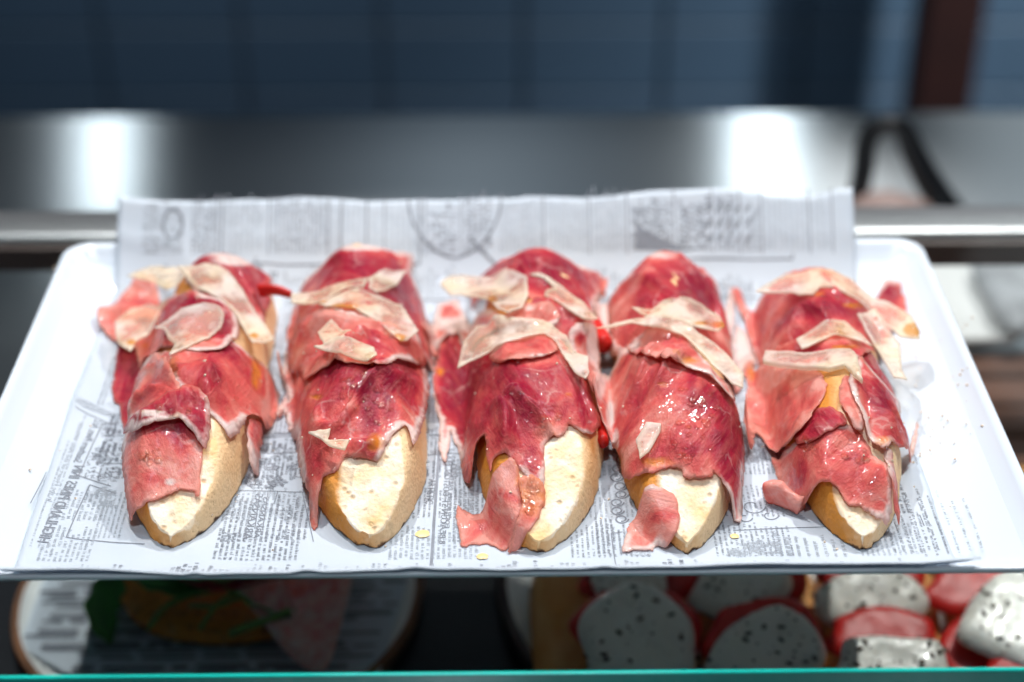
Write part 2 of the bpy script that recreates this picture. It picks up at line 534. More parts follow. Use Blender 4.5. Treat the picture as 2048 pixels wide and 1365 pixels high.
# ------------------------------------------------------------------ white tray
XH, YF, YB, RIM, ZR = 0.200, 0.464, 0.706, 0.030, 0.020
def rrect(x0, x1, y0, y1, r, n=8):
    pts = []
    for cx, cy, a0 in ((x1 - r, y0 + r, -90), (x1 - r, y1 - r, 0), (x0 + r, y1 - r, 90), (x0 + r, y0 + r, 180)):
        for k in range(n + 1):
            a = R(a0 + 90 * k / n)
            pts.append((cx + r * math.cos(a), cy + r * math.sin(a)))
    return pts

def tray_z(x, y):
    d = np.minimum(np.minimum(x + XH, XH - x), np.minimum(y - YF, YB - y))
    s = np.clip((RIM - d) / RIM, 0, 1)
    return ZR * (s * s * (1.35 - 0.35 * s))

rings = []
def ring(inset, z, r):
    rings.append([(x, y, z) for x, y in rrect(-XH + inset, XH - inset, YF + inset, YB - inset, r)])
ring(0.036, -0.0030, 0.003)
ring(0.028, -0.0020, 0.004)
ring(0.001, ZR - 0.0034, 0.012)
ring(-0.0004, ZR - 0.0022, 0.0125)
ring(-0.0002, ZR - 0.0004, 0.0125)
ring(0.0008, ZR + 0.0001, 0.012)
for k in range(1, 11):
    ins = RIM * k / 10
    s = 1 - k / 10
    ring(ins, ZR * (s * s * (1.35 - 0.35 * s)), 0.012 * (1 - k / 10) + 0.003 * k / 10)
ring(0.036, 0.0, 0.003)
n = len(rings[0])
verts = [v for r_ in rings for v in r_]
faces = []
for i in range(len(rings) - 1):
    for k in range(n):
        k2 = (k + 1) % n
        faces.append((i * n + k, i * n + k2, (i + 1) * n + k2, (i + 1) * n + k))
faces.append(tuple(range(n - 1, -1, -1)))
faces.append(tuple((len(rings) - 1) * n + k for k in range(n)))
tray = new_obj('serving_tray', mesh('tray', verts, faces), PORC)
tag(tray, 'wide white rectangular serving tray carrying five ham sandwiches', 'tray')

# ------------------------------------------------------------------ newsprint paper lining the tray
PX0, PX1 = -0.177, 0.169
PYF, PYB = YF - 0.001, 0.7200
def paper_h(x, y):
    x, y = np.asarray(x, float), np.asarray(y, float)
    yc = np.clip(y, YF + 0.0005, YB)
    z = tray_z(np.clip(x, -0.19, 0.19), yc) + 0.0009
    z = z + np.where(y > YB, (y - YB) * 0.90, 0)
    back = np.clip((y - 0.70) / 0.022, 0, 1)
    z = z + back * 0.0070 * (vnoise(x * 13 + 3, y * 4, 3) - 0.2) * 1.4
    z = z + back * back * 0.004 * np.clip((-x - 0.06) / 0.10, 0, 1)
    front = np.clip((0.489 - y) / 0.018, 0, 1)
    z = z + front * 0.0040 * (vnoise(x * 24, y * 6, 5) - 0.15)
    side = np.clip((np.abs(x + 0.004) - 0.152) / 0.020, 0, 1)
    z = z + side * 0.0028 * vnoise(y * 28, x * 3, 8)
    z = z + 0.0007 * vnoise(x * 70, y * 70, 11) + 0.0010 * np.clip(1 - np.abs(2 * vnoise(x * 26, y * 26, 17) - 1) * 5, 0, 1)
    return z

nx, ny = 150, 130
gx = np.linspace(0, 1, nx)
gy = np.linspace(0, 1, ny)
GX, GY = np.meshgrid(gx, gy)
skewL = 0.006
X = PX0 + (PX1 - PX0) * GX + 0.0016 * (vnoise(GY * 9, GX * 2, 4) - .5)
Y = PYF + (PYB - PYF) * GY + 0.0032 * (vnoise(GX * 11, GY * 2, 6) - .5) * GY
Z = paper_h(X, Y)
vv = np.stack([X.ravel(), Y.ravel(), Z.ravel()], 1)
ff = [(j * nx + i, j * nx + i + 1, (j + 1) * nx + i + 1, (j + 1) * nx + i) for j in range(ny - 1) for i in range(nx - 1)]
paper = new_obj('newsprint_sheet', mesh('paper', vv, ff), PAPER)
paper.modifiers.new('thickness', 'SOLIDIFY').thickness = 0.00012
tag(paper, 'white newsprint sheet with grey mirrored print lining the tray', 'paper')

# --- print on the paper: strokes as thin flat meshes just above it
class Print:
    def __init__(self):
        self.v, self.f = [], []
    def quad(self, pts):
        b = len(self.v)
        self.v.extend(pts)
        self.f.append((b, b + 1, b + 2, b + 3))
    def seg(self, a, b, w):
        a, b = np.asarray(a[:2], float), np.asarray(b[:2], float)
        L = np.hypot(*(b - a))
        n_ = max(1, int(L / 0.003))
        d = (b - a) / max(L, 1e-9)
        nn = np.array([-d[1], d[0]]) * w / 2
        for k in range(n_):
            p, q = a + (b - a) * k / n_, a + (b - a) * (k + 1) / n_
            self.quad([p - nn, q - nn, q + nn, p + nn])
    def line_px(self, px, w, z=0.001):
        P = at_z(px, z)
        for i in range(len(P) - 1):
            self.seg(P[i], P[i + 1], w)
    def build(self, name, mat, hfun=paper_h, parent=paper, lift=0.00018):
        if not self.v:
            return
        V = np.array(self.v)
        z = hfun(V[:, 0], V[:, 1]) + lift
        o = new_obj(name, mesh(name, np.column_stack([V, z]), self.f, False), mat, parent)
        o['kind'] = 'stuff'
        return o

def glyph_block(pr, x0, y0, x1, y1, size, lead, ragged=0.15, fill=1.0):
    """columns of tiny strokes: text runs along +y, lines step along x (seen mirrored)"""
    x = x0
    while x + size < x1:
        y = y0
        yend = y1 - (y1 - y0) * random.random() * ragged
        while y < yend:
            wl = random.randint(2, 8)
            for _ in range(wl):
                if y > yend:
                    break
                w = size * random.uniform(0.35, 0.7)
                sw = size * 0.17
                hgt = size * random.choice((0.7, 0.7, 0.7, 1.0))
                if random.random() < fill:
                    pr.quad([(x, y), (x + hgt, y), (x + hgt, y + sw), (x, y + sw)])
                    k = random.random()
                    if k < 0.6:
                        pr.quad([(x, y + w - sw), (x + size * .7, y + w - sw), (x + size * .7, y + w), (x, y + w)])
                    if k < 0.35 or k > 0.7:
                        xx = random.choice((0, size * .3, size * .55))
                        pr.quad([(x + xx, y + sw), (x + xx + sw, y + sw), (x + xx + sw, y + w - sw), (x + xx, y + w - sw)])
                y += w + size * 0.16
            y += size * 0.45
        x += lead

def font_print(text, px, end_px, height, mat=INK, bold=0.0, z=0.001):
    """a headline set along the paper from px to end_px, mirrored as in the photograph"""
    cu = bpy.data.curves.new('headline', 'FONT')
    cu.body = text
    cu.size = 1.0
    cu.offset = bold
    cu.resolution_u = 3
    ob = bpy.data.objects.new('tmp', cu)
    COL.objects.link(ob)
    dg = bpy.context.evaluated_depsgraph_get()
    me_ = bpy.data.meshes.new_from_object(ob.evaluated_get(dg))
    bpy.data.objects.remove(ob)
    co = np.array([v.co[:] for v in me_.vertices])
    a, b = at_z([px, end_px], z)
    d = (b - a)[:2]
    L = np.hypot(*d)
    d = d / L
    up = np.array([d[1], -d[0]])
    up = up if up[0] > 0 else -up
    W = co[:, 0].max() - co[:, 0].min()
    xy = a[:2] + np.outer((co[:, 0] - co[:, 0].min()) / W * L, d) + np.outer(co[:, 1] * height / 0.7, up)
    zz = paper_h(xy[:, 0], xy[:, 1]) + 0.00022
    for v, p, q in zip(me_.vertices, xy, zz):
        v.co = (p[0], p[1], q)
    me_.materials.clear()
    return new_obj('printed_headline', me_, mat, paper)

pr, pl = Print(), Print()
fl = lambda *p: at_z(p, 0.001)
# frames and rules
pr.line_px([(152, 822), (215, 848)], 0.0004)
for k in range(3):
    pr.line_px([(157 - 2 * k, 806 + 4 * k), (232, 830 + 4 * k)], 0.0003)
pr.line_px([(232, 848), (205, 850), (158, 955), (222, 975)], 0.0005)
pr.line_px([(232, 990), (180, 972), (133, 1078), (290, 1092)], 0.0005)
pr.line_px([(95, 955), (64, 1024)], 0.0004)
for a, b in (((470, 868), (604, 868)), ((470, 871), (604, 871)), ((462, 983), (607, 985)), ((607, 985), (612, 925)), ((605, 985), (627, 1085))):
    pr.line_px([a, b], 0.0004)
pr.line_px([(858, 872), (880, 872), (862, 1140)], 0.0011)
pr.line_px([(866, 878), (872, 878), (868, 960)], 0.0004)
pr.line_px([(1466, 1063), (1660, 1055)], 0.0004)
pr.line_px([(1222, 1070), (1262, 1068)], 0.0004)
pr.line_px([(1222, 1070), (1232, 1140)], 0.0004)
for a, b in (((1788, 1050), (1796, 1070)), ((1838, 1038), (1847, 1060)), ((520, 986), (510, 1060)), ((536, 986), (526, 1060)), ((556, 984), (548, 1010))):
    pr.line_px([a, b], 0.0004)
pr.line_px([(1823, 905), (1834, 935)], 0.0003)
# scroll ornament beside the fifth sandwich
for c, r0, turns in (((1505, 1015), 26, 1.6), ((1490, 1038), 15, 1.5), ((1540, 1032), 18, 1.4)):
    pts = [(c[0] + r0 * (1 - k / 50) * math.cos(k / 30 * turns * 3.3), c[1] + r0 * 0.62 * (1 - k / 50) * math.sin(k / 30 * turns * 3.3)) for k in range(31)]
    pr.line_px(pts, 0.0005)
for k in range(7):
    pr.line_px([(1535 + 6 * k, 1012 + 3 * k), (1590 + 5 * k, 1022 + 4 * k)], 0.0003)
# curly ornament between the third and fourth
for k in range(9):
    cx, cy = 1238 + 6 * math.sin(k * 1.7), 905 + k * 17
    pts = [(cx + 14 * math.cos(a) * (1 - a / 16), cy + 9 * math.sin(a) * (1 - a / 16)) for a in np.linspace(0, 8, 22)]
    pr.line_px(pts, 0.0007)
# text columns (on the floor of the tray)
def blk(p0, p1, size, lead, rag=0.15, ink=pr, fill=1.0):
    a, b = at_z([p0, p1], 0.001)
    x0, x1 = sorted((a[0], b[0]))
    y0, y1 = sorted((a[1], b[1]))
    glyph_block(ink, x0, y0, x1, y1, size, lead, rag, fill)
blk((500, 1085), (460, 990), 0.0013, 0.0021)
blk((622, 1080), (545, 990), 0.0013, 0.0024, 0.3)
blk((905, 1085), (985, 905), 0.0011, 0.0018, 0.2)
blk((820, 1010), (852, 900), 0.0012, 0.0020, 0.1)
blk((185, 1078), (270, 985), 0.0011, 0.0019, 0.1, pl)
blk((60, 1100), (190, 830), 0.0010, 0.0030, 0.5, pl, 0.8)
blk((195, 815), (250, 700), 0.0011, 0.0018, 0.2)
blk((1500, 930), (1560, 870), 0.0010, 0.0016, 0.1)
blk((1790, 1110), (1850, 980), 0.0011, 0.0031, 0.5, pr, 0.8)
blk((1850, 1120), (1905, 960), 0.0011, 0.0040, 0.5, pr, 0.75)
blk((1195, 1110), (1225, 1030), 0.0012, 0.0019, 0.2)
blk((1240, 1115), (1300, 1074), 0.0010, 0.0018, 0.2, pl)
blk((1560, 1115), (1700, 1070), 0.0016, 0.0034, 0.3, pl)
for g0, g1 in ((-0.170, -0.150), (-0.105, -0.072), (-0.040, -0.006), (0.028, 0.058), (0.082, 0.112), (0.136, 0.160)):
    for y_ in (0.494, 0.518):
        glyph_block(random.choice((pr, pl)), g0, y_, g1, y_ + 0.021, random.choice((0.0011, 0.0014)), 0.0020, 0.25, 0.85)
used = []
gaps = [(-0.150, -0.128), (-0.098, -0.071), (-0.030, -0.010), (0.040, 0.052), (0.090, 0.112), (-0.160, -0.14), (0.140, 0.154)]
for g0, g1 in gaps:
    y_ = 0.545
    while y_ < 0.672:
        hh_ = random.uniform(0.010, 0.024)
        glyph_block(random.choice((pr, pr, pl)), g0, y_, g1, y_ + hh_ - 0.003, random.choice((0.0010, 0.0013, 0.0019)), random.choice((0.0018, 0.0024)), 0.25, 0.9)
        pr.seg((g0, y_ + hh_ - 0.0015), (g1, y_ + hh_ - 0.0015), 0.0004)
        y_ += hh_
# front rim and back rim print
for k in range(26):
    x0 = -0.155 + k * 0.0119
    glyph_block(random.choice((pr, pl)), x0, YF + 0.003, x0 + 0.0110, YF + 0.028, random.choice((0.0012, 0.0016, 0.0022)), 0.0021, 0.3, 0.95)
yb = lambda y: 0.700 + (y - 0.700) * 0.50 if y > 0.700 else y
segb = lambda p, q, w: pr.seg((p[0], yb(p[1])), (q[0], yb(q[1])), w)
xs = -0.160
while xs < 0.155:
    w = random.uniform(0.012, 0.034)
    glyph_block(random.choice((pr, pl)), xs, 0.676, xs + w - 0.002, random.uniform(0.690, 0.699), random.choice((0.0012, 0.0016, 0.0022)), random.choice((0.0019, 0.0026)), 0.3, 0.9)
    xs += w
xs = -0.165
while xs < 0.155:
    w = random.uniform(0.010, 0.030)
    glyph_block(random.choice((pr, pl)), xs, yb(0.702), xs + w - 0.002, yb(random.uniform(0.734, 0.744)), random.choice((0.0012, 0.0016, 0.0024)), random.choice((0.0019, 0.0026)), 0.25, 0.95)
    if random.random() < 0.7:
        segb((xs + w - 0.002, 0.700), (xs + w - 0.002, 0.742), 0.0006)
    xs += w
for x0, x1, y0, y1 in ((-0.128, -0.072, 0.697, 0.741), (-0.060, -0.035, 0.697, 0.741), (-0.080, 0.145, 0.681, 0.683), (0.085, 0.14, 0.698, 0.70)):
    for a, b in (((x0, y0), (x1, y0)), ((x0, y0), (x0, y1)), ((x1, y0), (x1, y1))):
        segb(a, b, 0.0008)
ang = np.linspace(math.pi * 1.02, math.pi * 2.0, 30)
for i in range(29):
    f_ = lambda a: (-0.0185 + 0.022 * math.cos(a), 0.742 + 0.045 * math.sin(a) * .95)
    segb(f_(ang[i]), f_(ang[i + 1]), 0.0011)
segb((-0.012, 0.712), (0.004, 0.694), 0.0014)
ang = np.linspace(0, 6.283, 24)
for i in range(23):
    f_ = lambda a: (-0.151 + 0.0045 * math.cos(a), 0.722 + 0.010 * math.sin(a))
    segb(f_(ang[i]), f_(ang[i + 1]), 0.0012)
for k in range(26):
    y = 0.703 + k * 0.0007
    segb((0.0665, y), (0.0665 + 0.024 * (1 - k / 26) ** 1.7, y), 0.0006)
for k in range(3):
    for j in range(5):
        segb((0.100 + j * 0.0045, 0.706 + k * 0.010), (0.103 + j * 0.0045, 0.712 + k * 0.010), 0.0012)
# engraving of a house: dense short strokes inside an outline
def engraving(px_poly, count, ink, seed):
    rs = np.random.RandomState(seed)
    P = np.array(px_poly, float)
    lo, hi = P.min(0), P.max(0)
    made = 0
    while made < count:
        q = lo + rs.rand(2) * (hi - lo)
        inside = False
        for i in range(len(P)):
            a, b = P[i], P[i - 1]
            if (a[1] > q[1]) != (b[1] > q[1]) and q[0] < (b[0] - a[0]) * (q[1] - a[1]) / (b[1] - a[1]) + a[0]:
                inside = not inside
        made += 1
        if not inside or vnoise(q[0] / 16, q[1] / 11, seed) < 0.36:
            continue
        an = rs.choice([0, 0.05, 1.57, 0.6, -0.6]) + rs.randn() * 0.1
        L = rs.uniform(3, 10)
        ink.line_px([(q[0], q[1]), (q[0] + L * math.cos(an), q[1] + L * 0.6 * math.sin(an))], 0.00024)
engraving([(478, 960), (485, 915), (500, 878), (545, 872), (575, 900), (598, 945), (575, 968), (540, 980), (500, 978)], 1500, pr, 1)
engraving([(160, 955), (185, 905), (205, 852), (232, 850), (232, 975)], 500, pr, 2)
engraving([(178, 1008), (195, 975), (228, 985), (232, 1022)], 420, pl, 3)
engraving([(1500, 925), (1505, 880), (1560, 870), (1570, 925)], 300, pr, 4)
engraving([(1450, 1115), (1465, 1090), (1510, 1085), (1545, 1062), (1560, 1110)], 900, pl, 5)
pr.build('body_print', INK)
pl.build('pale_print', INK_L)
font_print('HIGHLAND PINES INN', (76, 1090), (150, 935), 0.0042, INK, 0.02)
font_print('Southern Pines, N.C', (147, 928), (190, 842), 0.0034, INK)
font_print('In the Heart of the Pine Woods', (96, 1010), (160, 850), 0.0018, INK_L)
font_print('ARKANSAS', (486, 1082), (512, 990), 0.0030, INK)
font_print('ARKANSAS', (507, 1080), (528, 996), 0.0022, INK)
font_print('8 BEACON ST. BOSTON, MASS.', (878, 1090), (893, 900), 0.0024, INK)
font_print('FOR FURTHER PARTICULARS', (890, 1060), (903, 915), 0.0017, INK)
font_print('ARTISTIC', (858, 960), (851, 1010), 0.0030, INK)

# ------------------------------------------------------------------ breads and the height map the ham is laid on
RES = 0.0005
HX0, HY0 = -0.210, 0.455
HNX, HNY = 841, 561
hx = HX0 + np.arange(HNX) * RES
hy = HY0 + np.arange(HNY) * RES
MX, MY = np.meshgrid(hx, hy)
H = paper_h(MX, MY)
E = np.full_like(H, 0.002)
E2 = np.full_like(H, 0.0)

SPEC = [  # front tip px (on paper), back px (top of loaf), half width, height
    ((345, 1098), (436, 520), 0.0242, 0.0345, 0),
    ((742, 1100), (716, 500), 0.0246, 0.0355, 1),
    ((1078, 1107), (1082, 512), 0.0258, 0.0355, 2),
    ((1372, 1107), (1332, 518), 0.0232, 0.0355, 3),
    ((1722, 1102), (1648, 548), 0.0225, 0.0340, 4),
]
class Loaf:
    pass
loaves = []
PEXP = 1.85
for tip, back, w, hgt, idx in SPEC:
    L = Loaf()
    a = at_z([tip], 0.001)[0][:2]
    b = at_z([back], hgt)[0][:2]
    L.a, L.b, L.w, L.h, L.i = a, b, w, hgt, idx
    L.len = float(np.hypot(*(b - a))) + 0.020
    L.d = (b - a) / np.hypot(*(b - a))
    L.n = np.array([L.d[1], -L.d[0]])
    loaves.append(L)

def prof(L, s, ext=0.0, endless=False):
    """half width and height along the loaf (s from tip, metres)"""
    s = np.asarray(s, float)
    u = np.clip((s + ext) / 0.070, 0, 1)
    fw = np.clip(1 - (1 - u) ** 2.2, 0, 1) ** 0.62
    u2 = np.clip((s + ext) / 0.030, 0, 1)
    fh = 0.30 + 0.70 * np.sqrt(np.clip(1 - (1 - u2) ** 2, 0, 1))
    fh = fh * (1 - (0.17 if L.i in (1, 2, 3) else 0.11) * np.exp(-((s - 0.099) / 0.011) ** 2))
    if not endless:
        v = np.clip((L.len - s + ext) / 0.022, 0, 1)
        e = np.sqrt(np.clip(1 - (1 - v) ** 2, 0, 1))
        fw, fh = fw * (0.35 + 0.65 * e), fh * e
    return L.w * fw, L.h * fh

SLOPE = (0.50, 0.46, 0.44, 0.45, 0.50)
def cut_plane(L, s, u, ext=0.0):
    """the nose is cut off obliquely: a flat face rising from the tip"""
    return 0.0062 + (s + ext) * SLOPE[L.i] + u * (0.10 if L.i in (1, 3) else -0.12)

def smin(a, b, k=0.006):
    h = np.clip(0.5 + 0.5 * (b - a) / k, 0, 1)
    return np.maximum(b + (a - b) * h - k * h * (1 - h), 0.0)

def loaf_height(L, x, y, wide=1.0, ext=0.0, endless=False, pexp=PEXP):
    rx, ry = x - L.a[0], y - L.a[1]
    s = rx * L.d[0] + ry * L.d[1]
    u = rx * L.n[0] + ry * L.n[1]
    w, h = prof(L, s, ext, endless)
    w = w * wide
    ok = (w > 1e-5) & (s > -ext)
    if not endless:
        ok &= s < L.len + ext
    q = np.clip(np.abs(u) / np.maximum(w, 1e-5), 0, 1)
    z = smin(h * (1 - q ** pexp) ** (1 / pexp), np.maximum(cut_plane(L, s, u, ext), 0.004))
    return np.where(ok, z, 0.0)

for L in loaves:
    H = np.maximum(H, loaf_height(L, MX, MY) + 0.001)
    E2 = np.maximum(E2, loaf_height(L, MX, MY, 1.20, 0.004, True, 2.0) - 0.0025)
    E = np.maximum(E, loaf_height(L, MX, MY, 1.40, 0.008, True, 2.0) * 1.02 + 0.002)

SAND_LABELS = [
    'leftmost ham sandwich, its front slice hanging over a golden nose',
    'ham sandwich second from left with dark red streaks and blunt pale nose',
    'middle ham sandwich with a separate ham flap hanging off its front left',
    'ham sandwich second from right with long curved cheese shaving and white fat edges',
    'rightmost ham sandwich with a ham curl lying on the paper beside it',
]
sandwiches = []
for L in loaves:
    c = L.a + L.d * L.len * 0.5
    sw = thing('ham_sandwich', SAND_LABELS[L.i], 'sandwich', (c[0], c[1], 0.001), 'ham and cheese sandwiches on the white tray')
    sandwiches.append(sw)
    ns, nt = 110, 60
    ss = np.concatenate([np.linspace(0, 1, 34)[:-1] ** 1.7 * 0.05, np.linspace(0.05, L.len - 0.02, 46)[:-1], L.len - 0.02 + (1 - (1 - np.linspace(0, 1, 31)) ** 1.8) * 0.0199])
    ns = len(ss)
    tt = np.linspace(-0.22, math.pi + 0.22, nt)
    V, tone, dark_tint, flour = [], [], [], []
    for s in ss:
        w, h = prof(L, max(s, 1e-4))
        ct, st = np.cos(tt), np.sin(tt)
        u = np.sign(ct) * np.abs(ct) ** (2 / PEXP) * w
        z = np.where(st >= 0, np.abs(st) ** (2 / PEXP), st * 0.0) * h
        und = np.where(st < 0, -st / 0.22, 0)
        u = u * (1 - 0.12 * und)
        zp = np.maximum(cut_plane(L, s, u), 0.004)
        wob = (fbm(u * 200 + L.i * 5, u * 0 + s * 200, 8 + L.i, 2) - 0.5) * 0.008
        cutf = np.clip((z - zp + wob - 0.001) / 0.003, 0, 1) * (und <= 0)
        z = smin(z, zp + 0.0008 * (vnoise(u * 260 + 7, u * 0 + s * 260, 3) - 0.5))
        nz = fbm(u * 130 + 40 + L.i * 7, s * 130 + tt * 0, L.i, 3) - 0.5
        nz2 = fbm(u * 420 + 90, s * 420 + z * 380, L.i + 4, 2) - 0.5
        edge = np.exp(-z / 0.005)
        s2 = s + (nz * 0.004 + nz2 * 0.003 * edge) * np.clip(1.2 - s / 0.02, 0, 1)
        z2 = np.maximum(z + nz * 0.0022 * np.clip((z - .003) / .004, 0, 1) * (1 - 0.6 * cutf) + nz2 * 0.0006 * np.clip((z - .002) / .003, 0, 1), 0.0)
        u2 = u * (1 + nz * 0.06 + nz2 * 0.05 * edge)
        p = L.a + np.outer(s2, L.d) + np.outer(u2, L.n)
        V.append(np.column_stack([p, z2 + 0.0016]))
        q = u / L.w
        tn = np.clip(-q * 1.5 + 0.32 + 0.3 * np.exp(-z / 0.010) * (q < 0.3), 0, 1)
        tn = np.maximum(tn, 0.85 * np.exp(-((q - 0.80) / 0.12) ** 2) * (fbm(s * 60 + u * 0, q * 0 + 3, 3 + L.i) - 0.25) * 1.4)
        tone.append(tn)
        tn = tn * 1.0
        dark_tint.append(np.clip(1.0 - z / 0.0042, 0, 1) * 0.62 * (1 if s < 0.05 else 0.6))  # darker brown towards the base of the loaf
        flour.append(np.clip(cutf + 0.25 * (s < 0.07), 0, 1) * 1.25 * np.exp(-((u / L.w - 0.10) / 0.56) ** 4))
    V = np.concatenate(V)
    F = [(i * nt + k, (i + 1) * nt + k, (i + 1) * nt + k + 1, i * nt + k + 1) for i in range(ns - 1) for k in range(nt - 1)]
    F.append(tuple(range(nt)))
    F.append(tuple((ns - 1) * nt + k for k in range(nt - 1, -1, -1)))
    F += [(i * nt, i * nt + nt - 1, (i + 1) * nt + nt - 1, (i + 1) * nt) for i in range(ns - 1)]
    me = mesh('loaf', V, F)
    bm = bmesh.new(); bm.from_mesh(me); bmesh.ops.recalc_face_normals(bm, faces=bm.faces); bm.to_mesh(me); bm.free()
    attr(me, 'tone', np.concatenate(tone)); attr(me, 'dark_tint', np.concatenate(dark_tint)); attr(me, 'flour', np.concatenate(flour))
    new_obj('bread', me, BREAD, sw)

# ------------------------------------------------------------------ laying sheets (ham, cheese) on the height map
def boxblur(A, r):
    for ax in (0, 1):
        P = np.pad(A, [(r + 1, r) if k == ax else (0, 0) for k in (0, 1)], mode='edge')
        c = np.cumsum(P, axis=ax)
        n_ = A.shape[ax]
        hi = np.take(c, np.arange(2 * r + 1, 2 * r + 1 + n_), axis=ax)
        lo = np.take(c, np.arange(0, n_), axis=ax)
        A = (hi - lo) / (2 * r + 1)
    return A

def maxfilt(A, r):
    for ax in (0, 1):
        P = np.pad(A, [(r, r) if k == ax else (0, 0) for k in (0, 1)], mode='edge')
        n_ = A.shape[ax]
        B = None
        for k in range(2 * r + 1):
            S = np.take(P, np.arange(k, k + n_), axis=ax)
            B = S if B is None else np.maximum(B, S)
        A = B
    return A

def bil(A, x, y, ox=HX0, oy=HY0):
    fx = np.clip((x - ox) / RES, 0, A.shape[1] - 1.001)
    fy = np.clip((y - oy) / RES, 0, A.shape[0] - 1.001)
    i, j = fx.astype(int), fy.astype(int)
    a, b = fx - i, fy - j
    return (A[j, i] * (1 - a) + A[j, i + 1] * a) * (1 - b) + (A[j + 1, i] * (1 - a) + A[j + 1, i + 1] * a) * b

def march(px, surf, dz=0.0):
    d = rays(px)
    t = np.linspace(0.45, 0.95, 1000)
    P = CAM[None, None, :] + d[:, None, :] * t[None, :, None]
    s = bil(surf, P[..., 0], P[..., 1]) + dz
    below = P[..., 2] <= s
    k = np.argmax(below, axis=1)
    k = np.where(below.any(axis=1), k, len(t) - 1)
    return P[np.arange(len(d)), k]

def inpoly(x, y, P):
    ins = np.zeros(x.shape, bool)
    n_ = len(P)
    for i in range(n_):
        (ax, ay), (bx, by) = P[i], P[i - 1]
        if ay == by:
            continue
        ins ^= ((ay > y) != (by > y)) & (x < (bx - ax) * (y - ay) / (by - ay) + ax)
    return ins

def polydist(x, y, P):
    d = np.full(x.shape, 1e9)
    n_ = len(P)
    for i in range(n_):
        a, b = P[i - 1], P[i]
        ab = b - a
        l2 = max(ab @ ab, 1e-14)
        t = np.clip(((x - a[0]) * ab[0] + (y - a[1]) * ab[1]) / l2, 0, 1)
        d = np.minimum(d, (x - a[0] - t * ab[0]) ** 2 + (y - a[1] - t * ab[1]) ** 2)
    return np.sqrt(d)

def resample(P, step):
    out = []
    n_ = len(P)
    for i in range(n_):
        a, b = P[i], P[(i + 1) % n_]
        m = max(1, int(round(np.hypot(*(b - a)) / step)))
        for k in range(m):
            out.append(a + (b - a) * k / m)
    return np.array(out)

def blob(pxv, spec):
    v = np.zeros(len(pxv))
    for bx, by, rx, ry, amp in spec:
        v = np.maximum(v, amp * np.exp(-(((pxv[:, 0] - bx) / rx) ** 2 + ((pxv[:, 1] - by) / ry) ** 2)))
    return v

SEED = [0]
def tri_fill(B, step, inner=None):
    lo, hi = B.min(0), B.max(0)
    gx_ = np.arange(lo[0], hi[0], step)
    gy_ = np.arange(lo[1], hi[1], step * 0.87)
    pts = []
    for j, yv in enumerate(gy_):
        row = np.column_stack([gx_ + (step / 2 if j % 2 else 0), np.full(len(gx_), yv)])
        pts.append(row)
    pts = np.concatenate(pts)
    keep = inpoly(pts[:, 0], pts[:, 1], B)
    pts = pts[keep]
    if len(pts):
        pts = pts[polydist(pts[:, 0], pts[:, 1], B) > step * 0.55]
    allp = np.concatenate([B, pts])
    nb = len(B)
    res = delaunay_2d_cdt([Vector(p) for p in allp], [], [list(range(nb))], 1, 1e-7)
    return np.array([v[:] for v in res[0]]), [tuple(f) for f in res[2]]

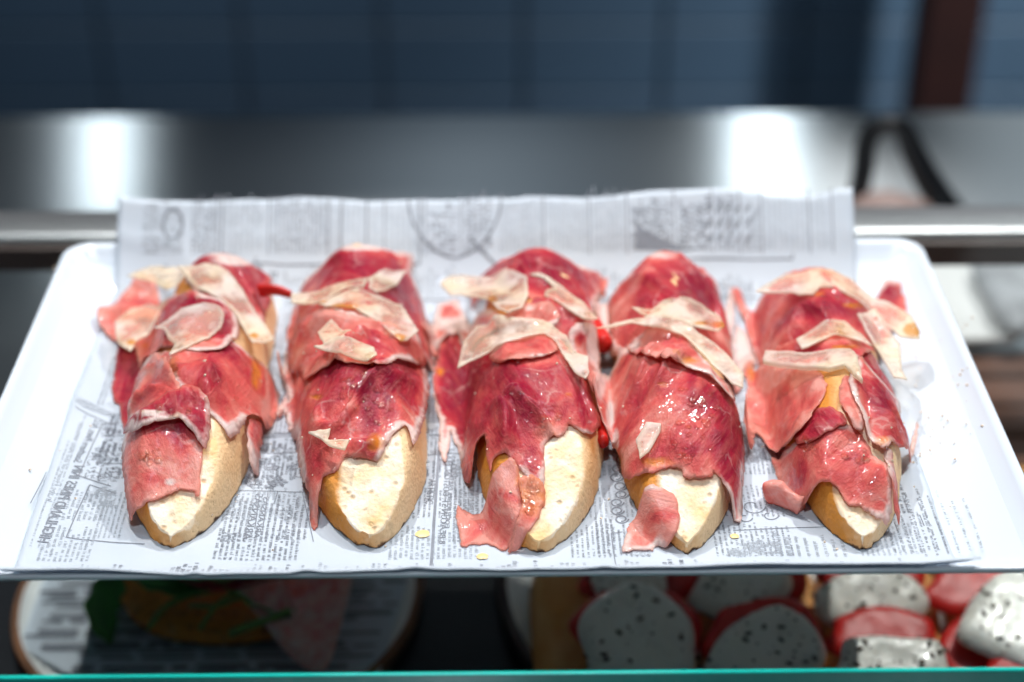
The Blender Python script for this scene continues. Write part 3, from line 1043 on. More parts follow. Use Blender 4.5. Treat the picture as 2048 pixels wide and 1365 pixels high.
def ham(sw, px, dark=0.3, darks=(), fats=(), oils=(), lifts=(), wr=1.0, curl=1.2, fiber=0.0, rag=1.0, thick=0.0003, r=3, name='ham_slice', smooth=True, env=True):
    global H
    SEED[0] += 1
    sd = SEED[0]
    pxs = spline(px, 6, True) if smooth else resample(np.array(px, float), 10)
    surf = np.maximum(boxblur(H, 3), E - 0.002)
    W3 = march(pxs, surf, 0.0012)
    B = W3[:, :2]
    B = resample(B, 0.0011)
    tn = np.arange(len(B))
    nrmv = np.roll(B, -1, 0) - np.roll(B, 1, 0)
    nrmv = np.column_stack([nrmv[:, 1], -nrmv[:, 0]]) / (np.hypot(nrmv[:, 0], nrmv[:, 1])[:, None] + 1e-9)
    jit = (vnoise(tn * 0.45, tn * 0 + sd, sd) - 0.5) * 0.0008 + (vnoise(tn * 0.97, tn * 0 + sd, sd + 5) - 0.5) * 0.0006
    B = B + nrmv * jit[:, None] * rag
    lo = B.min(0) - 0.006
    hi = B.max(0) + 0.006
    i0, i1 = int((lo[0] - HX0) / RES), int((hi[0] - HX0) / RES) + 2
    j0, j1 = int((lo[1] - HY0) / RES), int((hi[1] - HY0) / RES) + 2
    i0, j0 = max(i0, 0), max(j0, 0)
    i1, j1 = min(i1, HNX), min(j1, HNY)
    h = H[j0:j1, i0:i1]
    gx_, gy_ = MX[j0:j1, i0:i1], MY[j0:j1, i0:i1]
    D = boxblur(boxblur(maxfilt(h, r), r), max(2, r // 2))
    base = np.maximum(D, h + 0.0003)
    if env:
        base = np.maximum(base, E2[j0:j1, i0:i1])
    ca, sa = math.cos(fiber), math.sin(fiber)
    fu, fv = gx_ * ca + gy_ * sa, -gx_ * sa + gy_ * ca
    w1 = fbm(fu * 70 + sd * 3.1, fv * 38 + sd, sd, 2)
    rid = 1 - np.abs(2 * fbm(fu * 110 + sd * 5, fv * 45, sd + 9, 2) - 1)
    rd2 = 1 - np.abs(2 * fbm(fu * 75 + sd * 2.3, fv * 22 + sd, sd + 13, 2, 0.35) - 1)
    wrk = wr * (0.0036 * np.clip(w1 - 0.42, 0, 1) + 0.0012 * np.clip(rid - 0.75, 0, 1) * 2.2 + 0.0042 * np.clip((rd2 - 0.70) / 0.30, 0, 1) ** 1.8 * np.clip(vnoise(gx_ * 45, gy_ * 45, sd + 31) * 2.2 - 0.6, 0, 1))
    wrk = wrk + wr * 0.0004 * fbm(fu * 420, fv * 260, sd + 2, 2)
    d = polydist(gx_, gy_, B)
    ins = inpoly(gx_, gy_, B)
    ew = np.clip(1 - d / 0.0075, 0, 1) ** 2
    extra = curl * 0.0009 * ew * np.clip(fbm(gx_ * 55 + sd, gy_ * 55, sd + 20, 2) * 2.4 - 0.95, 0, 1)
    for lx, ly, lr, amp in lifts:
        c3 = march([(lx, ly)], surf, 0.001)[0]
        extra = extra + amp * np.exp(-((gx_ - c3[0]) ** 2 + (gy_ - c3[1]) ** 2) / lr ** 2)
    tap = np.clip(d / 0.006, 0, 1)
    wrk = wrk * (0.30 + 0.70 * tap * tap * (3 - 2 * tap)) + extra
    zs = base + thick * 0.6 + wrk
    H[j0:j1, i0:i1] = np.where(ins, np.maximum(h, zs + thick * 0.5), h)
    V2, F = tri_fill(B, 0.00135)
    z = bil(zs, V2[:, 0], V2[:, 1], HX0 + i0 * RES, HY0 + j0 * RES)
    V3 = np.column_stack([V2, z])
    return sheet_obj(name, V3, F, B, sw, HAM, dark, darks, fats, oils, fiber, thick, sd)

def sheet_obj(name, V3, F, B, sw, mat, dark, darks, fats, oils, fiber, thick, sd):
    me = mesh(name, V3, F)
    pxv = project(V3)
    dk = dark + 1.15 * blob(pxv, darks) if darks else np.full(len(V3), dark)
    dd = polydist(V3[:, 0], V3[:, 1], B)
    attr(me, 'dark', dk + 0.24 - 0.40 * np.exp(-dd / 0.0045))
    fr = np.exp(-(dd / 0.0030) ** 2) * np.clip(vnoise(V3[:, 0] * 38, V3[:, 1] * 38, sd + 3) * 4.0 - 1.9, 0, 1) * 0.80 if mat is HAM else np.zeros(len(V3))
    attr(me, 'fat', np.maximum(blob(pxv, fats), fr))
    attr(me, 'oil', blob(pxv, oils))
    attr(me, 'shift', np.full(len(V3), sd * 0.37))
    attr(me, 'fibre', np.full(len(V3), -fiber))
    dd = polydist(V3[:, 0], V3[:, 1], B)
    attr(me, 'edge', np.clip(1 - dd / 0.0010, 0, 1))
    o = new_obj(name, me, mat, sw)
    so = o.modifiers.new('thickness', 'SOLIDIFY')
    so.thickness = thick
    so.offset = 0
    return o

def cheese(sw, px, oils=(), curl=0.0, thick=0.0006, rag=0.4, bend=1.0, dark=0.0, sink=0.0006):
    global H
    SEED[0] += 1
    sd = SEED[0]
    pxs = resample(np.array(px, float), 5)
    surf = np.maximum(boxblur(H, 3), E - 0.002)
    W3 = march(pxs, surf, 0.002)
    for it in range(4):
        B = W3[:, :2]
        lo, hi = B.min(0), B.max(0)
        i0, i1 = max(int((lo[0] - HX0) / RES), 0), min(int((hi[0] - HX0) / RES) + 2, HNX)
        j0, j1 = max(int((lo[1] - HY0) / RES), 0), min(int((hi[1] - HY0) / RES) + 2, HNY)
        gx_, gy_ = MX[j0:j1, i0:i1], MY[j0:j1, i0:i1]
        ins = inpoly(gx_, gy_, B)
        if ins.sum() < 30:
            ins[:] = True
        cx, cy = B.mean(0)
        q = lambda x, y: np.stack([np.ones_like(x), (x - cx), (y - cy), bend * (x - cx) ** 2, bend * (x - cx) * (y - cy), 0.4 * bend * (y - cy) ** 2], -1)
        A = q(gx_[ins], gy_[ins])
        hv = H[j0:j1, i0:i1][ins]
        co = np.linalg.lstsq(np.vstack([A, np.diag([0, 0.02, 0.02, 0.002, 0.002, 0.002]) * math.sqrt(len(hv))]), np.concatenate([hv, np.zeros(6)]), rcond=None)[0]
        off = np.percentile(hv - A @ co, 97) - sink
        co[0] += max(off, 0.0003)
        zf = lambda x, y: q(x, y) @ co
        d = rays(pxs)
        zz = zf(W3[:, 0], W3[:, 1])
        zz = np.clip(zz, 0.003, 0.075)
        t = (zz - CAM[2]) / d[:, 2]
        W3 = 0.4 * W3 + 0.6 * (CAM + d * t[:, None])
    B = resample(W3[:, :2], 0.0010)
    tn = np.arange(len(B))
    B = B + np.column_stack([vnoise(tn * 0.5, tn * 0, sd), vnoise(tn * 0.5, tn * 0 + 9, sd + 1)]) * 0.0012 * rag - 0.0006 * rag
    V2, F = tri_fill(B, 0.0018)
    hs = bil(H, V2[:, 0], V2[:, 1])
    z = zf(V2[:, 0], V2[:, 1]) + thick * 0.5
    z = z + (fbm(V2[:, 0] * 90, V2[:, 1] * 90, sd, 2) - 0.5) * 0.0012
    hb = bil(boxblur(boxblur(maxfilt(H, 3), 5), 5), V2[:, 0], V2[:, 1]) + thick
    z = np.maximum(np.maximum(0.45 * z + 0.55 * hb, z - 0.0022), 0.003)
    lo, hi = B.min(0), B.max(0)
    i0, i1 = max(int((lo[0] - HX0) / RES), 0), min(int((hi[0] - HX0) / RES) + 2, HNX)
    j0, j1 = max(int((lo[1] - HY0) / RES), 0), min(int((hi[1] - HY0) / RES) + 2, HNY)
    gx_, gy_ = MX[j0:j1, i0:i1], MY[j0:j1, i0:i1]
    ins = inpoly(gx_, gy_, B)
    H[j0:j1, i0:i1] = np.where(ins, np.maximum(H[j0:j1, i0:i1], zf(gx_, gy_) + thick), H[j0:j1, i0:i1])
    return sheet_obj('cheese_shaving', np.column_stack([V2, z]), F, B, sw, CHEESE, dark, (), (), oils, 0.0, thick, sd)

S1, S2, S3, S4, S5 = sandwiches
# --- first sandwich (from the bottom slice up)
ham(S1, [(422, 503), (441, 501), (504, 517), (541, 532), (534, 550), (539, 566), (529, 600), (521, 636), (484, 640), (420, 620), (380, 570), (372, 530)], 0.62, fats=[(480, 520, 60, 14, 1), (430, 510, 30, 10, .6)], fiber=0.6)
ham(S1, [(238, 838), (256, 826), (300, 815), (350, 815), (408, 825), (411, 855), (404, 900), (397, 982), (384, 974), (359, 972), (332, 984), (297, 995), (267, 995), (252, 977), (244, 939), (239, 887)], 0.12, fats=[(340, 965, 16, 10, .7)], darks=[(330, 850, 90, 18, .45)], wr=0.8, fiber=0.3, lifts=[(225, 850, .006, .003)])
ham(S1, [(494, 812), (519, 800), (514, 850), (503, 880), (492, 862)], 0.45, wr=.4)
ham(S1, [(240, 690), (282, 672), (300, 720), (280, 770), (258, 795), (246, 808), (228, 800), (224, 770), (233, 722)], 0.65, wr=.8, darks=[(262, 720, 25, 40, .3)])
ham(S1, [(300, 690), (349, 700), (409, 678), (459, 680), (495, 690), (530, 700), (552, 730), (550, 780), (519, 807), (494, 803), (476, 832), (459, 850), (440, 835), (412, 815), (380, 790), (350, 765), (325, 730)], 0.22, darks=[(440, 690, 40, 25, .5), (430, 740, 20, 20, .2)], fats=[(470, 845, 16, 10, .7), (490, 790, 8, 30, .35)], oils=[(512, 745, 14, 40, .9), (345, 735, 16, 25, .6)], fiber=-0.5, wr=1.2, curl=1.6)
ham(S1, [(262, 748), (285, 712), (310, 702), (330, 722), (350, 758), (368, 790), (345, 815), (300, 818), (275, 832), (257, 842), (250, 815), (257, 780)], 0.05, fats=[(262, 760, 12, 16, .6), (258, 835, 16, 12, .8), (300, 720, 30, 14, .35)], fiber=0.9, wr=1.0, curl=1.6)
ham(S1, [(335, 790), (380, 775), (415, 800), (421, 840), (412, 892), (396, 880), (365, 848), (325, 846), (280, 852), (246, 850), (262, 830), (300, 812)], 0.70, fats=[(300, 826, 36, 7, .9), (265, 845, 20, 7, .8)], lifts=[(320, 835, .009, .0025), (390, 850, .006, .002)], fiber=0.2, curl=2.0, wr=1.3)
ham(S1, [(267, 565), (295, 558), (334, 570), (409, 590), (454, 605), (478, 639), (466, 684), (440, 700), (384, 699), (309, 684), (270, 700), (255, 704), (242, 692), (210, 667), (197, 634), (230, 609)], 0.12, darks=[(415, 605, 70, 20, .6), (450, 660, 25, 40, .6)], oils=[(252, 694, 14, 10, .9), (290, 690, 10, 10, .8)], lifts=[(210, 640, .008, .004)], fiber=0.4, wr=1.1)
cheese(S1, [(227, 634), (260, 609), (300, 600), (339, 600), (319, 622), (304, 652), (272, 672), (260, 692), (232, 674)], [(262, 686, 12, 8, .9)])
cheese(S1, [(255, 550), (299, 532), (334, 530), (349, 527), (384, 542), (372, 555), (334, 570), (299, 560)])
cheese(S1, [(354, 525), (409, 525), (456, 547), (484, 577), (509, 614), (534, 649), (549, 672), (526, 679), (504, 677), (491, 659), (471, 629), (434, 600), (397, 577), (372, 547)], [(508, 672, 16, 8, .8)])
cheese(S1, [(309, 647), (364, 617), (409, 611), (441, 617), (449, 629), (441, 654), (419, 679), (384, 694), (339, 712), (349, 684), (334, 667), (329, 652)])
# --- second sandwich
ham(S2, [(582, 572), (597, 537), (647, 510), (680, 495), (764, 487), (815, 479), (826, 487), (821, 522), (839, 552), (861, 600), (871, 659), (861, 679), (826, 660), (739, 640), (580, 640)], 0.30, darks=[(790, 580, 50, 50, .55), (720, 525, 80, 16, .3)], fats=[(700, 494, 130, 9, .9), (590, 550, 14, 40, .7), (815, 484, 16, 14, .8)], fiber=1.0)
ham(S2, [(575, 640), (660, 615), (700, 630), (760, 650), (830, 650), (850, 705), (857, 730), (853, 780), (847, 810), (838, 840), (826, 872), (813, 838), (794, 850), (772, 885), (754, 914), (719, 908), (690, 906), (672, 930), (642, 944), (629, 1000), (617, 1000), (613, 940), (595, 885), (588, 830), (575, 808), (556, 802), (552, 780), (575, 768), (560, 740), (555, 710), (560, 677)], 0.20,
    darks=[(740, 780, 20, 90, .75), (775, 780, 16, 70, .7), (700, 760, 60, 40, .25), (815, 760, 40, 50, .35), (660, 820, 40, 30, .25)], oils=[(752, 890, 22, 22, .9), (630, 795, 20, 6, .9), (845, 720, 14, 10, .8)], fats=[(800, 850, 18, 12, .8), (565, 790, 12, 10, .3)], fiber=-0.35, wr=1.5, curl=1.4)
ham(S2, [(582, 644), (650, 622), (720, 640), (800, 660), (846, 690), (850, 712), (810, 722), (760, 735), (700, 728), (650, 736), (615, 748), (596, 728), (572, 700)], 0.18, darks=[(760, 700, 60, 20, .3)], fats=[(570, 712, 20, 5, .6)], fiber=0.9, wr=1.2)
cheese(S2, [(582, 585), (650, 575), (739, 557), (729, 577), (690, 580), (645, 600), (582, 602)])
cheese(S2, [(739, 560), (769, 537), (812, 535), (794, 560), (769, 580), (752, 587), (737, 580)])
cheese(S2, [(635, 600), (690, 585), (714, 580), (764, 595), (802, 605), (822, 634), (837, 654), (814, 674), (802, 682), (777, 664), (752, 644), (710, 620), (650, 610)], [(640, 602, 20, 8, .9), (690, 614, 40, 10, .8), (800, 676, 16, 10, .9)])
cheese(S2, [(635, 659), (662, 630), (682, 652), (702, 664), (685, 679), (647, 682)])
cheese(S2, [(627, 687), (677, 677), (747, 689), (754, 707), (734, 717), (680, 702)])
cheese(S2, [(617, 864), (662, 862), (655, 878), (700, 880), (690, 898), (660, 890), (640, 876)], thick=.0009)
# --- third sandwich
ham(S3, [(942, 522), (979, 510), (1014, 497), (1064, 490), (1114, 497), (1154, 510), (1213, 516), (1211, 542), (1199, 565), (1191, 600), (1194, 640), (1164, 640), (1114, 620), (1064, 600), (999, 580), (947, 552)], 0.45, darks=[(1110, 545, 60, 30, .45)], fats=[(1190, 522, 36, 14, .7), (955, 530, 16, 20, .8)], oils=[(1180, 510, 40, 6, .5)], fiber=0.3)
ham(S3, [(1074, 596), (1126, 606), (1189, 630), (1197, 650), (1178, 668), (1139, 680), (1090, 670), (1040, 640)], 0.6, fiber=-.4)
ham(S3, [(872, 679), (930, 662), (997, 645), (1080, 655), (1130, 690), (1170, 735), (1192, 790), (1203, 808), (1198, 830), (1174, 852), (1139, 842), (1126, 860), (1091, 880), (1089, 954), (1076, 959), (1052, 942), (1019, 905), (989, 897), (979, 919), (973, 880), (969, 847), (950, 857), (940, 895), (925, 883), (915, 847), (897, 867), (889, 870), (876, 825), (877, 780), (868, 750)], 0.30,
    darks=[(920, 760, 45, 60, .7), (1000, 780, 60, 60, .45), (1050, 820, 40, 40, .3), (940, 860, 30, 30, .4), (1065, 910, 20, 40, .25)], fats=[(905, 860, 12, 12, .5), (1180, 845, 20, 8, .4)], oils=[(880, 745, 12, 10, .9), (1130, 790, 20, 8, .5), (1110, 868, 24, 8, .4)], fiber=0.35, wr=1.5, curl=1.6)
ham(S3, [(850, 617), (947, 592), (985, 597), (1003, 627), (989, 640), (940, 662), (872, 679), (860, 640)], 0.0, fats=[(910, 650, 60, 16, 1), (970, 620, 30, 14, .8)], oils=[(985, 612, 16, 10, .6)], fiber=1.2, wr=.6, curl=1.5)
ham(S3, [(1000, 625), (1064, 610), (1108, 620), (1119, 645), (1090, 664), (1040, 655), (1005, 660)], 0.08, fats=[(1060, 618, 30, 8, .5)], fiber=0.9)
ham(S3, [(1139, 667), (1176, 655), (1196, 660), (1200, 710), (1188, 758), (1179, 752), (1144, 705)], 0.1, fats=[(1185, 690, 14, 40, 1), (1160, 730, 20, 20, .5)], darks=[(1160, 675, 14, 14, .6)], fiber=1.4)
ham(S3, [(980, 706), (1014, 684), (1064, 670), (1101, 667), (1119, 699), (1089, 714), (1052, 721), (1024, 726), (989, 726)], 0.12, fats=[(1075, 712, 24, 5, .8)], lifts=[(1010, 708, .006, .003)], fiber=0.1, wr=1.4, curl=2)
ham(S3, [(1014, 912), (965, 939), (935, 972), (920, 999), (912, 1029), (919, 1075), (925, 1092), (945, 1087), (974, 1085), (999, 1068), (1014, 1054), (1036, 1029), (1046, 1004), (1041, 959), (1031, 919)], 0.02, oils=[(1035, 960, 14, 40, .6)], fats=[(1025, 1035, 8, 14, .5)], wr=.5, fiber=0.2, curl=.8, rag=.7, env=False)
ham(S3, [(1036, 955), (1060, 948), (1080, 955), (1092, 978), (1082, 1012), (1060, 1047), (1015, 1066), (1036, 1030), (1043, 1000)], 0.0, oils=[(1055, 1000, 60, 80, .62)], wr=.15, thick=.0007, name='oily_ham_shred', curl=.1, env=False)
cheese(S3, [(1059, 552), (1079, 550), (1126, 572), (1169, 600), (1196, 632), (1164, 632), (1126, 614), (1089, 595), (1092, 582), (1109, 577), (1089, 560)])
cheese(S3, [(880, 570), (897, 552), (960, 550), (1014, 547), (1054, 560), (1057, 585), (1044, 610), (1014, 619), (994, 614), (980, 594), (950, 590), (902, 594)], [(985, 600, 14, 12, .8)])
cheese(S3, [(915, 731), (927, 679), (952, 647), (989, 640), (1014, 652), (1064, 647), (1101, 649), (1134, 664), (1149, 699), (1176, 709), (1179, 739), (1171, 751), (1151, 739), (1126, 709), (1109, 682), (1089, 667), (1052, 674), (989, 694), (945, 714)], [(970, 675, 14, 8, .45)])
# --- fourth sandwich
ham(S4, [(1446, 575), (1466, 580), (1470, 644), (1488, 660), (1516, 684), (1490, 735), (1467, 722), (1440, 690), (1436, 620)], 0.0, fats=[(1480, 660, 60, 120, 1)], wr=.6, fiber=1.4)
ham(S4, [(1209, 578), (1254, 539), (1305, 508), (1338, 499), (1371, 506), (1413, 520), (1441, 534), (1446, 574), (1462, 621), (1467, 691), (1460, 716), (1418, 690), (1324, 670), (1235, 670), (1216, 611)], 0.22, darks=[(1390, 580, 50, 50, .6), (1340, 545, 60, 16, .4)], fats=[(1320, 512, 60, 12, .6), (1250, 550, 40, 12, .6), (1410, 550, 40, 10, .4)], fiber=0.5)
ham(S4, [(1193, 585), (1212, 583), (1221, 639), (1235, 667), (1258, 690), (1267, 707), (1259, 712), (1240, 690), (1214, 655), (1200, 621)], 0.0, fats=[(1225, 650, 80, 120, 1)], wr=.5, fiber=1.4)
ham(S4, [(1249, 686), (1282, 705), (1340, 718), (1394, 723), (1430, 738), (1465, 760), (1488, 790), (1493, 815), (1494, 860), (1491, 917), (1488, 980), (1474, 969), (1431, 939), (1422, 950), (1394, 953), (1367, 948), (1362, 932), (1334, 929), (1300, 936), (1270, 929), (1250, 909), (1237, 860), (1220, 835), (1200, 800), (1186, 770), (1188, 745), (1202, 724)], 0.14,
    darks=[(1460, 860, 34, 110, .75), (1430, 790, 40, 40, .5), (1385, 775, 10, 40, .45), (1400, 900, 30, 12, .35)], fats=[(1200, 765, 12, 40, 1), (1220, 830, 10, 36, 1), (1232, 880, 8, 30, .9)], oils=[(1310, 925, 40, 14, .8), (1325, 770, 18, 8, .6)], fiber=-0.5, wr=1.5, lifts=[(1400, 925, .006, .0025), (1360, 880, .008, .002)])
ham(S4, [(1254, 690), (1290, 668), (1324, 652), (1371, 675), (1401, 710), (1422, 738), (1455, 755), (1470, 792), (1450, 780), (1420, 757), (1380, 740), (1340, 730), (1290, 717), (1262, 708)], 0.06, fats=[(1268, 690, 14, 12, .9), (1280, 714, 20, 5, .6), (1440, 768, 24, 12, .4)], oils=[(1380, 722, 20, 10, .9), (1350, 705, 8, 5, .8)], fiber=-0.6, wr=1.1, curl=1.8)
ham(S4, [(1284, 969), (1299, 959), (1319, 964), (1349, 979), (1358, 1014), (1355, 1049), (1336, 1063), (1312, 1056), (1300, 1096), (1267, 1100), (1244, 1102), (1253, 1066), (1258, 1029), (1262, 1000)], 0.02, fats=[(1305, 968, 40, 14, 1), (1265, 1010, 14, 40, .6), (1345, 1040, 10, 30, .4)], oils=[(1305, 1000, 8, 20, .5)], wr=.6, fiber=1.2, curl=.8, rag=.7, env=False)
cheese(S4, [(1263, 607), (1282, 609), (1305, 616), (1329, 604), (1371, 600), (1406, 607), (1437, 625), (1451, 644), (1437, 656), (1394, 646), (1336, 635), (1301, 630)], [(1440, 650, 18, 8, .9), (1400, 648, 30, 6, .7)])
cheese(S4, [(1190, 653), (1230, 642), (1272, 632), (1324, 633), (1366, 644), (1418, 675), (1453, 705), (1488, 742), (1486, 771), (1465, 761), (1430, 733), (1406, 710), (1371, 677), (1338, 656), (1312, 649), (1265, 642), (1223, 649)], [(1405, 690, 14, 8, .45)])
cheese(S4, [(1272, 875), (1294, 852), (1322, 857), (1319, 870), (1299, 897), (1280, 909)], thick=.0009)
# --- fifth sandwich
ham(S5, [(1547, 868), (1590, 850), (1640, 835), (1684, 835), (1722, 855), (1746, 900), (1779, 939), (1785, 979), (1781, 1027), (1759, 1029), (1746, 1022), (1724, 1007), (1699, 999), (1677, 969), (1639, 949), (1599, 940), (1580, 930), (1567, 912)], 0.22, darks=[(1720, 910, 26, 16, .35), (1640, 860, 40, 14, .5)], fats=[(1640, 875, 30, 5, .4)], fiber=-0.7, wr=1.5, curl=1.6, lifts=[(1765, 965, .008, .005), (1650, 960, .007, .002)])
ham(S5, [(1770, 890), (1785, 885), (1792, 930), (1803, 1002), (1790, 998), (1775, 940)], 0.4, wr=.3, fats=[(1790, 930, 8, 20, .4)])
ham(S5, [(1632, 806), (1672, 812), (1694, 837), (1677, 850), (1634, 866), (1594, 862), (1600, 820)], 0.75, fiber=.4)
ham(S5, [(1465, 584), (1494, 579), (1527, 559), (1573, 531), (1621, 531), (1659, 542), (1709, 559), (1791, 564), (1802, 581), (1811, 614), (1802, 645), (1736, 680), (1670, 690), (1591, 690), (1538, 690), (1523, 678), (1490, 645)], 0.25, darks=[(1650, 620, 60, 25, .5), (1770, 580, 40, 25, .6)], oils=[(1710, 612, 30, 6, .9), (1640, 590, 20, 10, .6)], fats=[(1570, 585, 20, 6, .5)], fiber=0.3, wr=1.2)
ham(S5, [(1718, 700), (1747, 695), (1767, 718), (1800, 753), (1803, 802), (1780, 800), (1736, 763), (1700, 740), (1690, 720)], 0.65, fiber=-.8)
ham(S5, [(1523, 700), (1586, 676), (1643, 683), (1736, 687), (1750, 698), (1714, 720), (1648, 730), (1582, 725), (1538, 715)], 0.4, oils=[(1690, 695, 36, 6, .9), (1540, 695, 20, 10, .5)], darks=[(1630, 700, 20, 10, .4)], fiber=0.5)
ham(S5, [(1490, 735), (1525, 710), (1582, 720), (1635, 738), (1653, 762), (1648, 786), (1634, 807), (1619, 830), (1599, 852), (1575, 866), (1542, 869), (1517, 874), (1500, 850), (1490, 815), (1495, 780)], 0.06, fats=[(1560, 850, 40, 16, .35)], oils=[(1502, 742, 14, 20, .8)], fiber=-0.25, wr=1.1, curl=2, lifts=[(1545, 860, .008, .003)])
ham(S5, [(1679, 775), (1692, 755), (1714, 775), (1714, 800), (1726, 832), (1724, 862), (1709, 864), (1692, 837), (1680, 800)], 0.12, oils=[(1705, 800, 8, 30, .6)], fats=[(1715, 850, 10, 10, .4)], lifts=[(1712, 850, .005, .003)], fiber=1.3, curl=2)
ham(S5, [(1720, 720), (1740, 738), (1795, 780), (1809, 812), (1836, 850), (1831, 859), (1819, 854), (1816, 873), (1786, 881), (1774, 898), (1759, 898), (1736, 876), (1724, 835), (1705, 790), (1700, 750)], 0.28, darks=[(1760, 800, 20, 30, .4)], oils=[(1765, 880, 20, 12, .8), (1800, 830, 10, 20, .6), (1735, 800, 8, 40, .4)], lifts=[(1795, 840, .006, .004), (1765, 885, .005, .003)], fiber=1.1, wr=1.5, curl=2.2)
cheese(S5, [(1593, 671), (1648, 649), (1687, 645), (1725, 667), (1745, 687), (1670, 671), (1648, 680), (1604, 691)])
cheese(S5, [(1512, 577), (1538, 559), (1573, 544), (1621, 537), (1670, 544), (1714, 564), (1747, 588), (1780, 603), (1824, 628), (1841, 658), (1839, 671), (1802, 667), (1775, 645), (1747, 619), (1714, 601), (1670, 584), (1639, 575), (1626, 588), (1582, 577), (1538, 579)], [(1825, 660, 24, 16, 1)])
cheese(S5, [(1714, 636), (1749, 625), (1775, 654), (1802, 682), (1804, 731), (1815, 753), (1789, 746), (1758, 698), (1731, 667)])
cheese(S5, [(1527, 720), (1531, 704), (1582, 704), (1626, 711), (1670, 711), (1698, 711), (1712, 720), (1725, 764), (1709, 755), (1687, 735), (1659, 741), (1604, 733), (1538, 724)], thick=.0022)

# ham curl lying on the paper beside the fifth sandwich
a, b = at_z([(1528, 988), (1604, 1012)], 0.0045)
m1, m2 = a * .68 + b * .32 + np.array([0, .0012, .0012]), a * .32 + b * .68 + np.array([0, .0010, .0006])
pts = spline([a, m1, m2, b], 8)
nn = len(pts) - 1
curl = tube('ham_curl', pts, [0.0062 * max(0.12, 1 - (1 - min(1, (k + .6) / 6)) ** 2) ** 0.5 * (1 - 0.25 * k / nn) for k in range(nn + 1)], HAM, S5, 26, 0.62)
for v in curl.data.vertices:
    q_ = fbm(np.array([v.co.x * 170]), np.array([v.co.y * 170 + v.co.z * 220]), 5, 2)[0] - .5
    v.co.z = max(0.0016, v.co.z + q_ * 0.0026)
    v.co.y += q_ * 0.0024
for nm, vv_ in (('dark', .1), ('fat', 0), ('oil', 0), ('edge', 0), ('shift', 4.4), ('fibre', 0.8)):
    attr(curl.data, nm, np.full(len(curl.data.vertices), vv_))
curl.data.uv_layers.new(name='UVMap')
# red pepper end sticking out of the first sandwich
a, b = at_z([(520, 582), (582, 590)], 0.030)
pts = spline([a, a * .5 + b * .5 + np.array([0, 0, .0015]), b], 6)
tube('tomato_strip', pts, [0.0034 - 0.0016 * k / (len(pts) - 1) for k in range(len(pts))], TOMATO, S1, 14, 0.6)
# tomato tucked between third and fourth
a, b = at_z([(1186, 650), (1210, 690)], 0.018)
tube('tomato_strip', spline([a, (a + b) / 2, b], 5), 0.0045, TOMATO, S3, 12, 0.8)
a, b = at_z([(1196, 835), (1206, 885)], 0.014)
tube('tomato_strip', spline([a, (a + b) / 2, b], 5), 0.003, TOMATO, S3, 12, 0.8)

# clear beads added to catch glints on ham and cheese
def make_bead():
    t = NT('glint_bead')
    tp = t.n('ShaderNodeBsdfTransparent')
    tp.inputs[0].default_value = (1.0, 0.97, 0.90, 1)
    gl = t.n('ShaderNodeBsdfGlossy')
    gl.inputs['Roughness'].default_value = 0.08
    fr = t.n('ShaderNodeFresnel')
    fr.inputs[0].default_value = 1.47
    return t.done(t.mixsh(t.math('ADD', fr.outputs[0], 0.03, clamp=True), tp.outputs[0], gl.outputs[0]))
BEAD = make_bead()
def beads(sw, clusters, seed):
    rs_ = np.random.RandomState(seed)
    bm_ = bmesh.new()
    surf = boxblur(H, 1)
    for cx, cy, rx, ry, n_ in clusters:
        P = np.column_stack([cx + rs_.randn(n_) * rx * .6, cy + rs_.randn(n_) * ry * .6])
        W = march(P, surf, 0.0002)
        for w in W:
            rr_ = rs_.uniform(0.0006, 0.0016)
            z_ = float(bil(H, np.array([w[0]]), np.array([w[1]]))[0])
            bmesh.ops.create_uvsphere(bm_, u_segments=10, v_segments=8, radius=rr_, matrix=Matrix.Translation((w[0], w[1], z_)) @ Matrix.Diagonal((rs_.uniform(.9, 1.5), rs_.uniform(.9, 1.5), .30, 1)))
    bmesh.ops.delete(bm_, geom=[f for f in bm_.faces if f.normal.z < -0.05], context='FACES')
    o_ = new_obj('glint_beads', from_bm('beads', bm_, True), BEAD, sw)
    o_['kind'] = 'stuff'
beads(S1, [(300, 580, 40, 10, 12), (380, 595, 30, 6, 6), (290, 910, 40, 20, 14), (350, 735, 10, 14, 10), (330, 820, 60, 20, 8), (450, 760, 50, 40, 6)], 1)
beads(S2, [(800, 665, 24, 10, 9), (735, 760, 24, 50, 14), (770, 830, 16, 40, 8), (690, 780, 50, 50, 8), (830, 720, 12, 6, 4)], 2)
beads(S3, [(1060, 985, 14, 30, 16), (1070, 525, 14, 6, 3), (1020, 635, 30, 8, 8), (1040, 780, 60, 50, 14), (1100, 840, 40, 20, 10), (1170, 630, 20, 6, 4)], 3)
beads(S4, [(1372, 590, 14, 12, 6), (1300, 610, 40, 8, 5), (1400, 790, 40, 50, 14), (1390, 850, 30, 20, 8), (1370, 900, 40, 20, 8)], 4)
beads(S5, [(1650, 600, 20, 14, 5), (1690, 690, 40, 8, 10), (1680, 660, 30, 12, 5), (1620, 890, 24, 16, 14), (1720, 910, 40, 30, 10), (1560, 780, 40, 50, 8), (1775, 700, 20, 30, 4)], 5)

